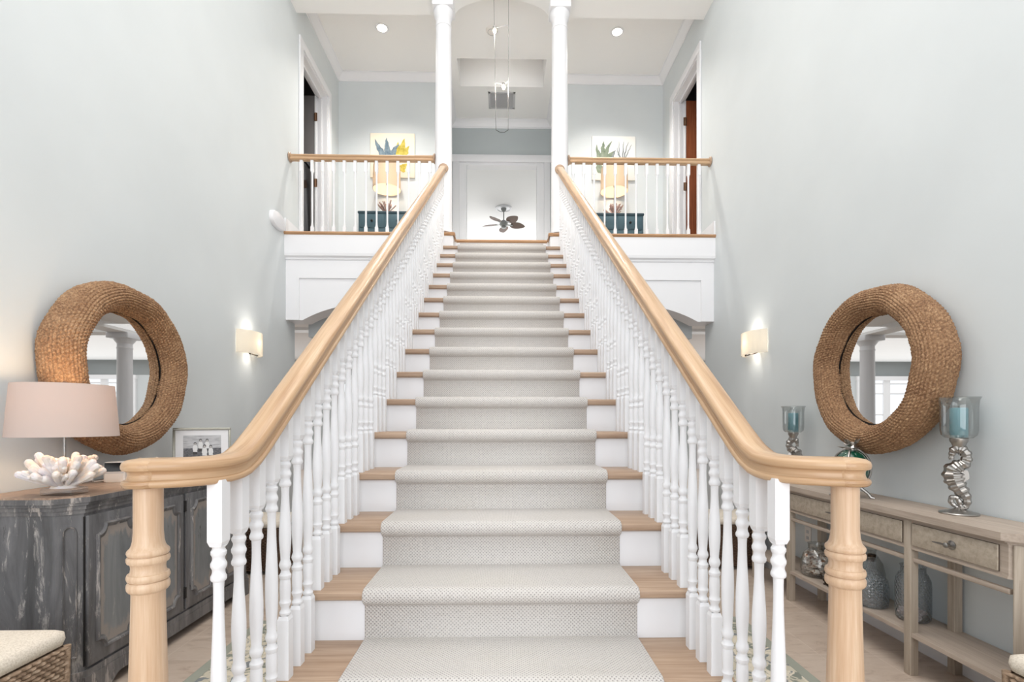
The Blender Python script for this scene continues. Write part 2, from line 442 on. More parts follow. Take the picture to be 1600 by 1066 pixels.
# ceilings
c = MB()
for sx in (-1, 1):
    c.box(sx*2.55, sx*.63, 5.89, 7.54, CEIL, CEIL+.08); c.box(sx*.63, sx*1.0, 7.54, 8.6, CEIL, CEIL+.08)
    c.box(sx*.63, sx*.70, 7.02, 7.6, CEIL+.08, 6.88)
c.box(-.63, .63, 5.89, 7.02, CEIL, CEIL+.08); c.box(-.63, .63, 7.6, 8.6, CEIL, CEIL+.08)
c.box(-.70, .70, 6.95, 7.02, CEIL+.08, 6.88); c.box(-.70, .70, 7.6, 7.67, CEIL+.08, 6.88); c.box(-.70, .70, 6.95, 7.67, 6.88, 6.95)
struct('ceiling_balcony', c, 'ceil')
struct('ceiling_stair_hall', MB().box(-2.55, 2.55, -3.7, 5.6, 6.9, 7.0), 'ceil')
c = MB(); c.box(-8.2, 8.2, 7.54, 14.2, 3.05, 3.12); c.box(-8.2, -2.4, 5.7, 7.54, 3.05, 3.12); c.box(2.4, 8.2, 5.7, 7.54, 3.05, 3.12)
struct('ceiling_lower', c, 'ceil')
# beams over the columns with the shallow arch between them
b = MB()
b.box(-XW, -.56, 5.45, 5.89, 6.10, 6.92); b.box(.56, XW, 5.45, 5.89, 6.10, 6.92)
arc = [(-.56+1.12*k/24, 6.10+.20*sqrt(max(0, 1-(2*k/24-1)**2))**1.2) for k in range(25)]
b.prism(arc+[(.56, 6.92), (-.56, 6.92)], 5.45, 5.89, 'y')
struct('ceiling_beam', b, 'ceil')
# crown mouldings
def crown(mb, p0, p1, inward, z=CEIL, s=.095):
    """p0->p1 along wall, inward = unit vector into room"""
    pr = [(0, -s), (.012, -s), (.016, -s+.012), (.03, -s+.02), (.05, -.045), (.068, -.026), (s-.016, -.016), (s-.012, -.012), (s, -.01), (s, 0), (0, 0)]
    rings = []
    for p in (p0, p1):
        rings.append([(p[0]+inward[0]*u, p[1]+inward[1]*u, z+v) for u, v in pr])
    mb.loft(rings)
cm = MB(); crown(cm, (-XW, 7.39), (-.85, 7.39), (0, -1)); crown(cm, (-XW, 5.89), (-XW, 7.39), (1, 0)); struct('trim_crown_left', cm, 'white')
cm = MB(); crown(cm, (XW, 7.39), (.85, 7.39), (0, -1)); crown(cm, (XW, 5.89), (XW, 7.39), (-1, 0)); struct('trim_crown_right', cm, 'white')
cm = MB(); crown(cm, (-.85, 8.5), (.85, 8.5), (0, -1), CEIL, .11); crown(cm, (-.85, 7.6), (-.85, 8.5), (1, 0)); crown(cm, (.85, 7.6), (.85, 8.5), (-1, 0)); struct('trim_crown_hall', cm, 'white')
# unseen front wall behind the camera; its tall glazing is added for daylight
w = MB(); yf = -3.55
w.box(-2.55, -2.0, yf-.15, yf, 0, 7); w.box(2.0, 2.55, yf-.15, yf, 0, 7); w.box(-2.0, 2.0, yf-.15, yf, 6.4, 7); w.box(-2.0, 2.0, yf-.15, yf, 2.5, 2.75)
struct('wall_front', w, 'wall')
w = MB()
for x in (-2.0, -1.0, -.02, .96, 1.94): w.box(x, x+.06, yf-.1, yf-.02, 0, 6.4)
for z in (0, 1.2, 2.42, 2.75, 4.5, 6.34): w.box(-2, 2, yf-.1, yf-.02, z, z+.06)
struct('window_1', w, 'white')

# ------------------------------------------------------------------ balcony edge: floor, nosing, apron with arches
def nosing_strip(mb, p0, p1, out, z, th=.036, d=.10, ov=.0):
    pr = [(-d, -th), (-.006, -th), (.004, -th*.75), (.008, -th*.5), (.004, -th*.2), (-.006, 0), (-d, 0)]
    mb.loft([[(p[0]+out[0]*u, p[1]+out[1]*u, z+v) for u, v in pr] for p in (p0, p1)])
for sx, nm in ((-1, 'left'), (1, 'right')):
    f = MB(); f.box(sx*XW, sx*.56, 5.64, 7.39, 3.2, LAND); f.box(sx*.56, 0, 5.86, 7.39, 3.2, LAND)
    struct('floor_balcony_'+nm, f, 'bounce_floor')
    n = MB(); nosing_strip(n, (sx*XW, 5.55), (sx*.52, 5.55), (0, -1), LAND, d=.09)
    nosing_strip(n, (sx*.53, 5.545), (sx*.53, 5.76), (-sx, 0), LAND, d=.04)
    struct('trim_balcony_edge_'+nm, n, 'nosing')
    a = MB()
    a.box(sx*XW, sx*.54, 5.56, 5.60, 3.18, LAND-.036)                     # flat board under the nosing
    a.box(sx*.54, sx*.60, 5.60, 5.76, 3.2, LAND-.036)
    pr = [(5.56, 3.18), (5.565, 3.155), (5.585, 3.14), (5.59, 3.12), (5.66, 3.12), (5.66, 3.18)]
    a.prism(pr, sx*XW, sx*.72, 'x')
    # arched apron: outline in (x,z)
    xs0, xs1, zb, zt = 2.22, .80, 2.45, 3.13
    c2 = (xs0+xs1)/2; hl = (xs0-xs1)/2; S = .185; RR = (hl*hl+S*S)/(2*S)
    arc = [(sx*(xs0-(xs0-xs1)*k/28), zb+sqrt(RR*RR-(hl-2*hl*k/28)**2)-(RR-S)) for k in range(29)]
    def apron(y0, y1, inset=0.):
        a.prism([(sx*XW, zb), (sx*XW, zt), (sx*.70, zt), (sx*.70, zb)]+arc[::-1], y0, y1, 'y')
    apron(5.615, 5.87)
    # raised frame around the recessed panel
    a.box(sx*XW, sx*2.255, 5.60, 5.62, zb, zt); a.box(sx*.70, sx*.78, 5.60, 5.62, zb, zt); a.box(sx*2.255, sx*.78, 5.60, 5.62, 2.915, zt)
    struct('trim_apron_'+nm, a, 'white')

# landing edge
n = MB(); nosing_strip(n, (-.525, 5.765), (.525, 5.765), (0, -1), LAND, d=.10); struct('trim_landing_edge', n, 'nosing')

# ------------------------------------------------------------------ staircase
st = thing('staircase', 'straight flight of oak treads and white risers rising to the upper landing', 'staircase', (0, .949, 0))
for i in range(-2, 16):
    y0, z = nose(i), tz(i); y1 = min(nose(i+1), 5.75)+.036
    pr = [(y1, z-.034), (y0+.012, z-.034), (y0+.003, z-.028), (y0, z-.017), (y0+.003, z-.006), (y0+.012, z), (y1, z)]
    t = MB(); t.prism(pr, -.70, .70, 'x'); part('tread', t, 'oak_x', st)
    t = MB(); t.box(-.685, .685, y0+.03, y0+.048, z-R, z-.034); part('riser', t, 'white', st)
t = MB(); t.box(-.545, .545, 5.775, 5.795, tz(15), LAND-.036); part('riser', t, 'white', st)
for sx in (-1, 1):
    poly = []
    for i in range(-2, 16):
        poly += [(nose(i)+.045, tz(i)-R if i > -2 else 0), (nose(i)+.045, tz(i)-.034)]
    poly += [(5.54, tz(15)-.034), (5.54, 2.95), (1.55, .0)]
    t = MB(); t.prism(poly, sx*.66, sx*.69, 'x'); part('side_stringer', t, 'white', st)
t = MB(); t.prism([(1.62, .02), (5.56, 2.93), (5.56, 2.97), (1.56, .02)], -.66, .66, 'x'); part('underside_panel', t, 'white', st)

# carpet runner with real thickness, wrapping each nosing
path = []
def seg_pts():
    P_ = [(nose(-2)+.03, .0)]
    for i in range(-2, 16):
        y0, z = nose(i), tz(i); yb = y0+.03
        P_ += [(yb, z-.055), (yb-.008, z-.042), (y0+.006, z-.037), (y0-.004, z-.028), (y0-.008, z-.017), (y0-.004, z-.004), (y0+.008, z+.002), (y0+.03, z+.002)]
        yn = nose(i+1)+.03 if i < 15 else 5.775
        P_ += [(yn-.012, z+.002), (yn, z+.012)]
    P_ += [(5.775, LAND-.045)]
    return P_
base = seg_pts()
off = []
for k, p in enumerate(base):
    a = base[max(k-1, 0)]; c = base[min(k+1, len(base)-1)]
    ty, tz_ = c[0]-a[0], c[1]-a[1]; L = sqrt(ty*ty+tz_*tz_) or 1
    ny, nz = -tz_/L, ty/L
    off.append((p[0]+ny*.011, p[1]+nz*.011))
W2 = .482
rb = MB(); n = len(base); acc = 0; dist = [0]
for k in range(1, n):
    acc += sqrt((off[k][0]-off[k-1][0])**2+(off[k][1]-off[k-1][1])**2); dist.append(acc)
cols = [(-W2, 0), (-W2, .6), (-W2+.004, 1.), (W2-.004, 1.), (W2, .6), (W2, 0)]
vs, uvs, fs = [], [], []
for k in range(n):
    for x, q in cols:
        vs.append((x, base[k][0]*(1-q)+off[k][0]*q, base[k][1]*(1-q)+off[k][1]*q)); uvs.append((x, dist[k]))
nc = len(cols)
for k in range(n-1):
    for j in range(nc-1): fs.append((k*nc+j, k*nc+j+1, (k+1)*nc+j+1, (k+1)*nc+j))
rb.add(vs, fs, uvs)
single('stair_runner', rb, 'carpet', 'pale grey flecked carpet runner laid down the middle of the stairs', 'carpet runner', (0, .98, 0), ang=60)

# ------------------------------------------------------------------ balustrades
SL = R/RUN
XB = .652
def z_under(y):
    s_ = .54+SL*(y-1.479)+.775; lv = 1.168
    k = .022
    return s_ if s_-lv > .5 else lv+k*math.log(1+math.exp((s_-lv)/k))
def baluster_mesh(H, slope, cache={}):
    key = (round(H, 4), round(slope, 2))
    if key in cache: return cache[key]
    mb = MB(); hw = .017
    mb.box(-hw, hw, -hw, hw, 0, .178)
    sq = lambda r, z: [(r*x, r*y, z) for x, y in ((-1, -1), (1, -1), (1, 1), (-1, 1))]
    mb.loft([sq(hw, .178), sq(.013, .190)], False)
    zt = H-.142
    low = [(.0125, .188), (.0158, .193), (.0165, .199), (.0125, .206), (.0118, .214), (.0155, .222), (.0172, .229), (.0145, .236), (.0150, .246), (.0160, .27), (.0150, .292), (.0140, .298), (.0168, .304), (.0172, .311), (.0128, .318), (.0118, .326), (.0152, .333), (.0172, .340), (.0160, .347), (.0128, .356)]
    hi = [(.0112, zt-.098), (.0116, zt-.090), (.0120, zt-.083), (.0150, zt-.0815), (.0172, zt-.077), (.0170, zt-.071), (.0148, zt-.067), (.0136, zt-.062), (.0136, zt-.056), (.0150, zt-.053), (.0172, zt-.048), (.0174, zt-.042), (.0150, zt-.037), (.0134, zt-.033), (.0132, zt-.027), (.0148, zt-.0235), (.0168, zt-.0195), (.0168, zt-.014), (.0145, zt-.0105), (.0130, zt-.007), (.0140, zt-.004), (.0165, zt-.001), (.0165, zt)]
    z0, z1 = .356, zt-.098; sh = []
    for k in range(1, 13):
        u = k/13
        r = .0122+(.0172-.0122)*sin(pi*min(1, u/.36)*.5) if u < .36 else .0172-(.0172-.0110)*(1-cos(pi*(u-.36)/.64))*.5
        sh.append((r, z0+(z1-z0)*u))
    mb.lathe(low+sh+hi, 0, 0, 18)
    mb.loft([sq(.013, zt-.002), sq(hw, zt+.010)], False)
    top = lambda y: H+.010+slope*y
    a = sq(hw, zt+.010); b_ = [(x, y, top(y)) for x, y, _ in a]
    mb.loft([a, b_])
    cache[key] = mb.mesh('baluster', 'white', 30); return cache[key]

RAILPROF = [(0, 0), (.030, 0), (.0355, .003), (.0380, .009), (.0370, .0145), (.0335, .0175), (.0305, .0180), (.0285, .0225), (.0272, .0290), (.0278, .0350), (.0305, .0385), (.0325, .0388), (.0365, .0405), (.0388, .0450), (.0390, .0510), (.0368, .0575), (.030, .0632), (.016, .0668), (0, .068)]
RAILPROF = [(u*.90, v*.94) for u, v in RAILPROF]
PROF = RAILPROF+[(-u, v) for u, v in RAILPROF[-2:0:-1]]
def sweep_rail(mb, pts, prof=PROF, widen=0.):
    pts = [Vector(p) for p in pts]; vs, uvs, fs = [], [], []; n = len(prof); d = 0
    per = [0]
    for k in range(n): per.append(per[-1]+sqrt((prof[(k+1) % n][0]-prof[k][0])**2+(prof[(k+1) % n][1]-prof[k][1])**2))
    for i, p in enumerate(pts):
        t = (pts[min(i+1, len(pts)-1)]-pts[max(i-1, 0)]).normalized()
        sd = Vector((t.y, -t.x, 0)).normalized(); up = sd.cross(t)
        if i: d += (p-pts[i-1]).length
        for k in range(n+1):
            u, v = prof[k % n]; u *= 1+widen*min(1, max(0, (i-len(pts)+12)/11)); q = p+sd*u+up*v
            vs.append(tuple(q)); uvs.append((per[k], d))
    m_ = n+1
    for i in range(len(pts)-1):
        for k in range(n): fs.append((i*m_+k, i*m_+k+1, (i+1)*m_+k+1, (i+1)*m_+k))
    mb.add(vs, fs, uvs)
    for i in (0, len(pts)-1):
        mb.add([vs[i*m_+k] for k in range(n)], [tuple(range(n))], [uvs[i*m_+k] for k in range(n)])
def rosette(mb, c, axis):
    """oval/round plate, axis unit vector it faces"""
    pr = [(.0, .0), (.050, .0), (.056, .006), (.054, .012), (.046, .018), (.0, .02)]
    ax = Vector(axis).normalized(); q = Vector((0, 0, 1)).rotation_difference(ax).to_matrix().to_4x4()
    t = MB().lathe(pr, seg=28); t.xf(Matrix.Translation(c) @ q); mb.add(t.v, t.f)

NEW = (.774, 1.11)
newel_prof = [(.052, .0), (.052, .02), (.046, .06), (.046, .36), (.050, .372), (.044, .385), (.040, .40), (.0425, .50), (.0400, .60), (.0368, .72), (.0335, .84), (.0318, .915), (.0316, .938),
    (.0330, .9415), (.0365, .9435), (.0395, .948), (.0403, .954), (.0395, .960), (.0368, .9645), (.0352, .9650), (.0352, .9665), (.0385, .9675), (.0402, .972), (.0402, .976), (.0385, .981), (.0355, .9820), (.0333, .986), (.0322, .993), (.0330, 1.000), (.0355, 1.0045),
    (.0385, 1.0055), (.0402, 1.010), (.0400, 1.0155), (.0375, 1.0195), (.0356, 1.0200), (.0356, 1.0215), (.0385, 1.0225), (.0398, 1.0265), (.0392, 1.031), (.0365, 1.0345), (.0345, 1.036), (.0315, 1.042), (.0292, 1.052), (.0278, 1.07), (.0278, 1.175)]
def balustrade(sx, label):
    t = thing('stair_balustrade', label, 'stair railing', (sx*.70, 1.11, 0), group='balustrades along the stairs')
    for i in range(-2, 16):
        for k in range(3):
            if (i == -2 and k < 2) or (i == 15 and k > 0): continue
            y = nose(i)+.038+.0883*k; H = z_under(y)-tz(i)
            sl = (z_under(y+.01)-z_under(y-.01))/.02
            if abs(sl-SL) < .02: H = z_under(nose(5)+.038+.0883*k)-tz(5); sl = SL
            o = bpy.data.objects.new('baluster', baluster_mesh(H, sl)); link(o, t)
            o.location = (sx*XB-t.location.x, y-t.location.y, tz(i))
    # newel
    nb = MB().lathe(newel_prof, sx*NEW[0], NEW[1], 32); nv = part('newel_post', nb, 'oak_z', t)
    # handrail: down the slope, easing to level and sweeping out to the newel cap
    pts = []
    y = 5.595
    while y > 1.66: pts.append((sx*XB, y, z_under(y))); y -= .24
    for y in [1.62-.032*k for k in range(11)]: pts.append((sx*XB, y, z_under(y)))
    p0, p1, p2, p3 = Vector((XB, 1.275)), Vector((XB, 1.165)), Vector((.69, 1.125)), Vector((NEW[0]-.005, NEW[1]+.003))
    for k in range(1, 15):
        u = k/14; q = p0*(1-u)**3+p1*3*u*(1-u)**2+p2*3*u*u*(1-u)+p3*u**3
        pts.append((sx*q.x, q.y, max(1.166, z_under(q.y)) if u < .9 else z_under(q.y)))
    hb = MB(); sweep_rail(hb, pts, widen=.40)
    h = part('handrail', hb, 'oak_uv', t, ang=52)
    cap = [(0, 0), (.042, 0), (.0465, .003), (.0492, .009), (.0482, .0145), (.0445, .0175), (.0412, .0180), (.0390, .0225), (.0378, .0290), (.0384, .0350), (.0412, .0385), (.0435, .0388), (.0475, .0405), (.0495, .0450), (.0498, .0510), (.0475, .0575), (.040, .0632), (.022, .0668), (.0, .068)]
    cb = MB(); cb.lathe(cap, sx*NEW[0], NEW[1], 36, cz=z_under(NEW[1])); cb.v = [(x, y, z_under(NEW[1])+(z-z_under(NEW[1]))*.94) for x, y, z in cb.v]; cap_o = part('newel_cap', cb, 'oak_cap', t)
    rb_ = MB(); rosette(rb_, (sx*XB, 5.60, z_under(5.60)+.036), (0, -1, .0)); part('rosette', rb_, 'oak_x', t)
    return t
balustrade(-1, 'white turned stair balustrade with oak handrail and newel beside the grey sideboard')
balustrade(1, 'white turned stair balustrade with oak handrail and newel beside the taupe console table')

# columns
def col_prof():
    p = [(.112, 0), (.112, .03), (.110, .036), (.110, .05), (.104, .058), (.1005, .07), (.0995, .13)]
    for k in range(13):
        u = k/12; p.append((.0985-.0125*u**1.6, .13+2.24*u))
    p += [(.092, 2.375), (.092, 2.395), (.086, 2.40), (.086, 2.46), (.092, 2.47), (.104, 2.50), (.112, 2.535), (.112, 2.56), (.0, 2.56)]
    return p
def column(sx, label):
    x, y = sx*.662, 5.70
    t = thing('white_column', label, 'column', (x, y, LAND), group='columns at the top of the stairs')
    cp_ = col_prof()
    part('shaft', MB().lathe(cp_[6:20], x, y, 36, cz=LAND), 'white', t)
    part('base', MB().lathe([(0, 0)]+cp_[1:7], x, y, 36, cz=LAND), 'white', t)
    cb = MB().lathe(cp_[19:], x, y, 36, cz=LAND); cb.box(x-.118, x+.118, y-.118, y+.118, LAND+2.56, LAND+2.68, .006)
    part('capital', cb, 'white', t)
column(-1, 'round white column where the railing below the blue and ochre painting ends')
column(1, 'round white column where the railing below the green and grey painting ends')

# balcony railings
def bal_mesh_small():
    mb = MB(); hw = .016; H = .855
    mb.box(-hw, hw, -hw, hw, 0, .10); mb.box(-hw, hw, -hw, hw, H-.13, H)
    pr = [(.016, .10), (.0115, .125), (.0095, .16), (.0110, .40), (.0095, .66), (.0115, .70), (.016, H-.13)]
    mb.lathe(pr, 0, 0, 12); return mb.mesh('baluster', 'white', 30)
bsm = bal_mesh_small()
def balcony_rail(sx, label):
    t = thing('balcony_railing', label, 'railing', (sx*1.55, 5.69, LAND), group='railings along the balcony')
    for k in range(13):
        o = bpy.data.objects.new('baluster', bsm); link(o, t); o.location = (sx*(2.262-.1205*k)-t.location.x, 0, 0)
    hb = MB(); sweep_rail(hb, [(sx*2.385, 5.69, LAND+.85), (sx*1.5, 5.69, LAND+.85), (sx*.765, 5.69, LAND+.85)]); part('handrail', hb, 'oak_uv', t, ang=40)
    for x, d in ((2.398, -sx), (.757, sx)):
        rb_ = MB(); rosette(rb_, (sx*x, 5.69, LAND+.885), (d, 0, 0)); part('rosette', rb_, 'oak_x', t)
balcony_rail(-1, 'oak topped white balcony railing in front of the blue and ochre painting')
balcony_rail(1, 'oak topped white balcony railing in front of the green and grey painting')

# upper doorways
def doorway(sx, nm, leaf_mat):
    f = MB(); a = sx*XW; i_ = a-sx*.022
    f.box(a, i_, 5.95, 6.05, LAND, 5.80, .004); f.box(a, i_, 6.93, 7.03, LAND, 5.80, .004); f.box(a, i_, 5.95, 7.03, 5.80, 5.90, .004)
    o = sx*(XW+.15)
    f.box(a, o, 6.05, 6.07, LAND, 5.78); f.box(a, o, 6.91, 6.93, LAND, 5.78); f.box(a, o, 6.05, 6.93, 5.78, 5.80)
    for y0, y1, z0, z1 in ((6.065, 6.085, LAND, 5.77), (6.895, 6.915, LAND, 5.77), (6.065, 6.915, 5.75, 5.785)):
        f.box(a+sx*.07, a+sx*.10, y0, y1, z0, z1)
    r0 = struct('door_'+nm, f, 'white')
    l = MB(); l.box(o+sx*.004, o+sx*.78, 6.868, 6.908, LAND+.01, 5.77, .003)
    lf = part('door_leaf', l, leaf_mat, r0)
    e = MB().box(o-sx*.012, o+sx*.003, 6.865, 6.911, LAND+.01, 5.77); part('leaf_edge', e, 'white', r0)
    for z in (3.72, 4.52, 5.42):
        h = MB(); h.box(o-sx*.034, o+sx*.008, 6.855, 6.864, z, z+.11); h.lathe([(.008, 0), (.008, .11)], o-sx*.012, 6.856, 8, cz=z); part('hinge', h, 'brass', r0)
    d = MB()
    d.box(o+sx*1.5, o+sx*1.6, 5.6, 8.4, 3.2, 6.3); d.box(o, o+sx*1.6, 5.6, 5.7, 3.2, 6.3); d.box(o, o+sx*1.6, 8.3, 8.4, 3.2, 6.3); d.box(o, o+sx*1.6, 5.6, 8.4, 6.2, 6.3)
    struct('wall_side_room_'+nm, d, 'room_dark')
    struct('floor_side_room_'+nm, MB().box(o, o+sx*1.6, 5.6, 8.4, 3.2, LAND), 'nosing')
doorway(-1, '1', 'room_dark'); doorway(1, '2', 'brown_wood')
t = thing('tall_dresser', 'black tall dresser glimpsed through the doorway beside the ochre painting', 'dresser', (-2.83, 6.62, LAND))
part('carcass', MB().box(-3.05, -2.60, 6.42, 6.84, LAND, LAND+1.34, .01), 'black', t)
part('top_rail', MB().box(-3.06, -2.59, 6.40, 6.85, LAND+1.34, LAND+1.40, .006), 'black', t)

# lower level columns seen in the round mirrors
lc = [(.165, 0), (.165, .08), (.14, .12), (.135, .16)]+[(.132-.012*k/8, .16+2.5*k/8) for k in range(9)]+[(.13, 2.68), (.12, 2.70), (.12, 2.76), (.15, 2.80), (.18, 2.85)]
for sx, lb in ((-1, 'white round column on the lower floor mirrored beside the seahorse candle holders'), (1, 'white round column on the lower floor mirrored beside the blush lamp')):
    t = thing('lower_column', lb, 'column', (sx*2.4, 9.4, 0), group='columns of the lower room')
    part('shaft', MB().lathe(lc, sx*2.4, 9.4, 32), 'white', t)
    q = MB(); q.box(sx*2.4-.2, sx*2.4+.2, 9.2, 9.6, 2.85, 2.95, .01); part('capital', q, 'white', t)
    struct('ceiling_lower_beam_'+('left' if sx < 0 else 'right'), MB().box(sx*2.4-.17, sx*2.4+.17, 8.4, 14, 2.95, 3.06).box(sx*2.4, sx*8, 9.23, 9.57, 2.95, 3.06), 'ceil')
# far wall of the lower room with glazed doors
w = MB(); w.box(-8.2, 8.2, 14.0, 14.15, 2.58, 3.12)
xs = [(-8.2, -7.2), (-5.6, -4.6), (-3.0, 3.0), (4.6, 5.6), (7.2, 8.2)]
for x0, x1 in xs: w.box(x0, x1, 14.0, 14.15, 0, 2.58)
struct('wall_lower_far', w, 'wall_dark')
k = 2
for x0, x1 in ((-7.2, -5.6), (-4.6, -3.0), (3.0, 4.6), (5.6, 7.2)):
    f = MB(); y0, y1 = 13.95, 14.1
    f.box(x0-.1, x0, y0, y1, 0, 2.5); f.box(x1, x1+.1, y0, y1, 0, 2.5); f.box(x0-.12, x1+.12, y0-.02, y1, 2.5, 2.62)
    f.box(x0, x0+.12, 14.02, 14.06, 0, 2.5); f.box(x1-.12, x1, 14.02, 14.06, 0, 2.5); xm = (x0+x1)/2; f.box(xm-.1, xm+.1, 14.02, 14.06, 0, 2.5)
    for z in (0, .9, 1.5, 2.1, 2.38): f.box(x0, x1, 14.03, 14.055, z, z+.05)
    struct('window_%d' % k, f, 'white'); k += 1

def area(name, loc, rot, sx_, sy_, e, col=(1, 1, 1)):
    L = bpy.data.lights.new(name, 'AREA'); L.shape = 'RECTANGLE'; L.size = sx_; L.size_y = sy_; L.energy = e; L.color = col
    o = bpy.data.objects.new(name, L); link(o); o.location = loc; o.rotation_euler = rot; return o
# ------------------------------------------------------------------ ceiling fixtures
def downlight(x, y, z, label, on=True):
    t = thing('recessed_downlight', label, 'ceiling light', (x, y, z), group='recessed lights over the balcony')
    part('trim_ring', MB().lathe([(.062, 0), (.085, 0), (.088, -.004), (.085, -.008), (.064, -.006), (.062, 0)], x, y, 28, False, z), 'white', t)
    part('lens', MB().lathe([(0, -.002), (.063, -.002), (.063, -.0005), (0, -.0005)], x, y, 24, True, z), 'can', t)
    L = bpy.data.lights.new('downlight', 'SPOT'); L.energy = 205; L.spot_size = radians(112); L.spot_blend = .9; L.shadow_soft_size = .06; L.color = (1, .95, .88)
    lo = bpy.data.objects.new('downlight_glow', L); link(lo); lo.location = (x, y, z-.02)
L = bpy.data.lights.new('hall_fill_spot', 'SPOT'); L.energy = 150; L.spot_size = radians(80); L.spot_blend = .6; L.shadow_soft_size = .04; L.color = (1, .97, .92)  # added spot hidden in the tray, brightens the hall by bounce off its floor
lo = bpy.data.objects.new('hall_fill_light', L); link(lo); lo.location = (0, 7.08, 6.85)
downlight(-1.55, 6.5, CEIL, 'recessed ceiling light above the blue and ochre painting')
downlight(1.51, 6.5, CEIL, 'recessed ceiling light above the green and grey painting')
t = thing('smoke_detector', 'round white smoke detector on the ceiling behind the arch', 'smoke detector', (-.127, 6.5, CEIL))
part('cover', MB().lathe([(.078, 0), (.078, -.012), (.066, -.03), (.0, -.036)], -.127, 6.5, 28, True, CEIL), 'plastic', t)
part('vent_ring', MB().lathe([(.052, -.034), (.058, -.034), (.058, -.037), (.052, -.037)], -.127, 6.5, 28, False, CEIL), 'grille', t)
t = thing('ceiling_vent', 'square grey air return grille in the hall ceiling', 'vent', (.0, 7.93, CEIL))
f = MB(); x0, x1, y0, y1 = -.21, .21, 7.72, 8.13
f.box(x0, x1, y0, y0+.03, CEIL-.008, CEIL); f.box(x0, x1, y1-.03, y1, CEIL-.008, CEIL); f.box(x0, x0+.03, y0, y1, CEIL-.008, CEIL); f.box(x1-.03, x1, y0, y1, CEIL-.008, CEIL)
part('frame', f, 'grille', t)
f = MB()
for k in range(22): f.box(x0+.03, x1-.03, y0+.035+k*.016, y0+.042+k*.016, CEIL-.006, CEIL-.001)
part('louvres', f, 'grille', t)
part('duct', MB().box(x0+.03, x1-.03, y0+.03, y1-.03, CEIL-.0015, CEIL), 'cable', t)

# cable pendant
yc = 4.2
def pix(x, y, Y):
    th = radians(1.175); r = (x-800)/780.; vx = r*cos(th)+sin(th); vy = cos(th)-r*sin(th); s_ = Y/vy
    return Vector((vx*s_, Y, 1.31+(660-y)/780.*s_))
t = thing('cable_pendant', 'slim two wire cable light with two tiny bulbs hanging before the arch', 'pendant light', (0, yc, 6.9))
L0, L1 = pix(768.5, -200, yc), pix(775, 203, yc); R0, R1 = pix(795.2, -200, yc), pix(794, 203, yc)
def ext(a, b): k_ = (6.895-b.z)/(a.z-b.z); return b+(a-b)*k_
LT, RT = ext(L0, L1), ext(R0, R1)
part('cable', MB().tube([LT, L1], .0017, 6), 'cable', t); part('cable', MB().tube([RT, R1], .0017, 6), 'cable', t)
cx_ = (LT+RT)/2
part('canopy', MB().lathe([(0, 0), (.06, 0), (.06, -.02), (.05, -.03), (0, -.03)], cx_.x, cx_.y, 24, True, 6.9), 'steel', t)
part('spreader', MB().tube([L1+Vector((0, 0, .01)), L1, L1*.7+R1*.3+Vector((0, 0, -.018)), L1*.3+R1*.7+Vector((0, 0, -.02)), R1, R1+Vector((0, 0, .01))], .0025, 6), 'cable', t)
for (bx, by), cl, cr in (((773, 48), .0, 0.), ((787, 136), 0., 0.)):
    c_ = pix(bx, by, yc); lf = L1+(LT-L1)*((c_.z+.03-L1.z)/(LT.z-L1.z)); rt = R1+(RT-R1)*((c_.z+.05-R1.z)/(RT.z-R1.z))
    hd = part('lamp_holder', MB().tube([lf, c_+Vector((-.012, 0, .022)), c_+Vector((.012, 0, .024)), rt], .0025, 6).lathe([(.010, .012), (.014, .02), (.014, .034), (.008, .04)], c_.x, c_.y, 12, True, c_.z), 'steel', t)
    bb = part('bulb', MB().ball(c_, .015, 12, 8, (1, 1, 1.3)), 'bulb', t)
    L = bpy.data.lights.new('pendant_bulb', 'POINT'); L.energy = 16; L.shadow_soft_size = .02; L.color = (1, .92, .80)
    lo = bpy.data.objects.new('pendant_glow', L); link(lo); lo.location = c_+Vector((0, -.03, -.03))

# ceiling fan in the room beyond
fx, fy = .046, 11.85
t = thing('ceiling_fan', 'ceiling fan with five brown leaf shaped blades in the room beyond', 'ceiling fan', (fx, fy, 6.4))
part('medallion', MB().lathe([(0, 0), (.19, 0), (.19, -.015), (.16, -.03), (.15, -.018), (.0, -.018)], fx, fy, 36, True, 6.4), 'white', t)
part('downrod', MB().lathe([(.065, -.018), (.06, -.05), (.03, -.09), (.013, -.10), (.013, -.30)], fx, fy, 20, True, 6.4), 'fan_metal', t)
part('motor', MB().lathe([(.0, -.29), (.03, -.295), (.07, -.32), (.095, -.36), (.10, -.40), (.08, -.43), (.055, -.44), (.06, -.47), (.03, -.49), (0, -.495)], fx, fy, 28, True, 6.4), 'fan_metal', t)
for k in range(5):
    a = radians(90+72*k)
    bl = MB(); n_ = 16; top, bot = [], []
    for j in range(n_+1):
        u = j/n_; w_ = .115*sin(pi*(.06+.94*u)**.8)**.7 if u < 1 else 0
        top.append((.17+.37*u, w_)); bot.append((.17+.37*u, -w_))
    poly = top+bot[-2::-1]
    bl.prism(poly, -.004, .004, 'z'); bl.xf(Matrix.Translation((fx, fy, 6.02)) @ Matrix.Rotation(a, 4, 'Z') @ Matrix.Rotation(radians(-16), 4, 'X'))
    part('blade', bl, 'fan_blade', t)
    br_ = MB(); br_.box(.07, .22, -.018, .018, -.008, .0); br_.xf(Matrix.Translation((fx, fy, 6.01)) @ Matrix.Rotation(a, 4, 'Z') @ Matrix.Rotation(radians(-16), 4, 'X'))
    part('blade_bracket', br_, 'fan_metal', t)

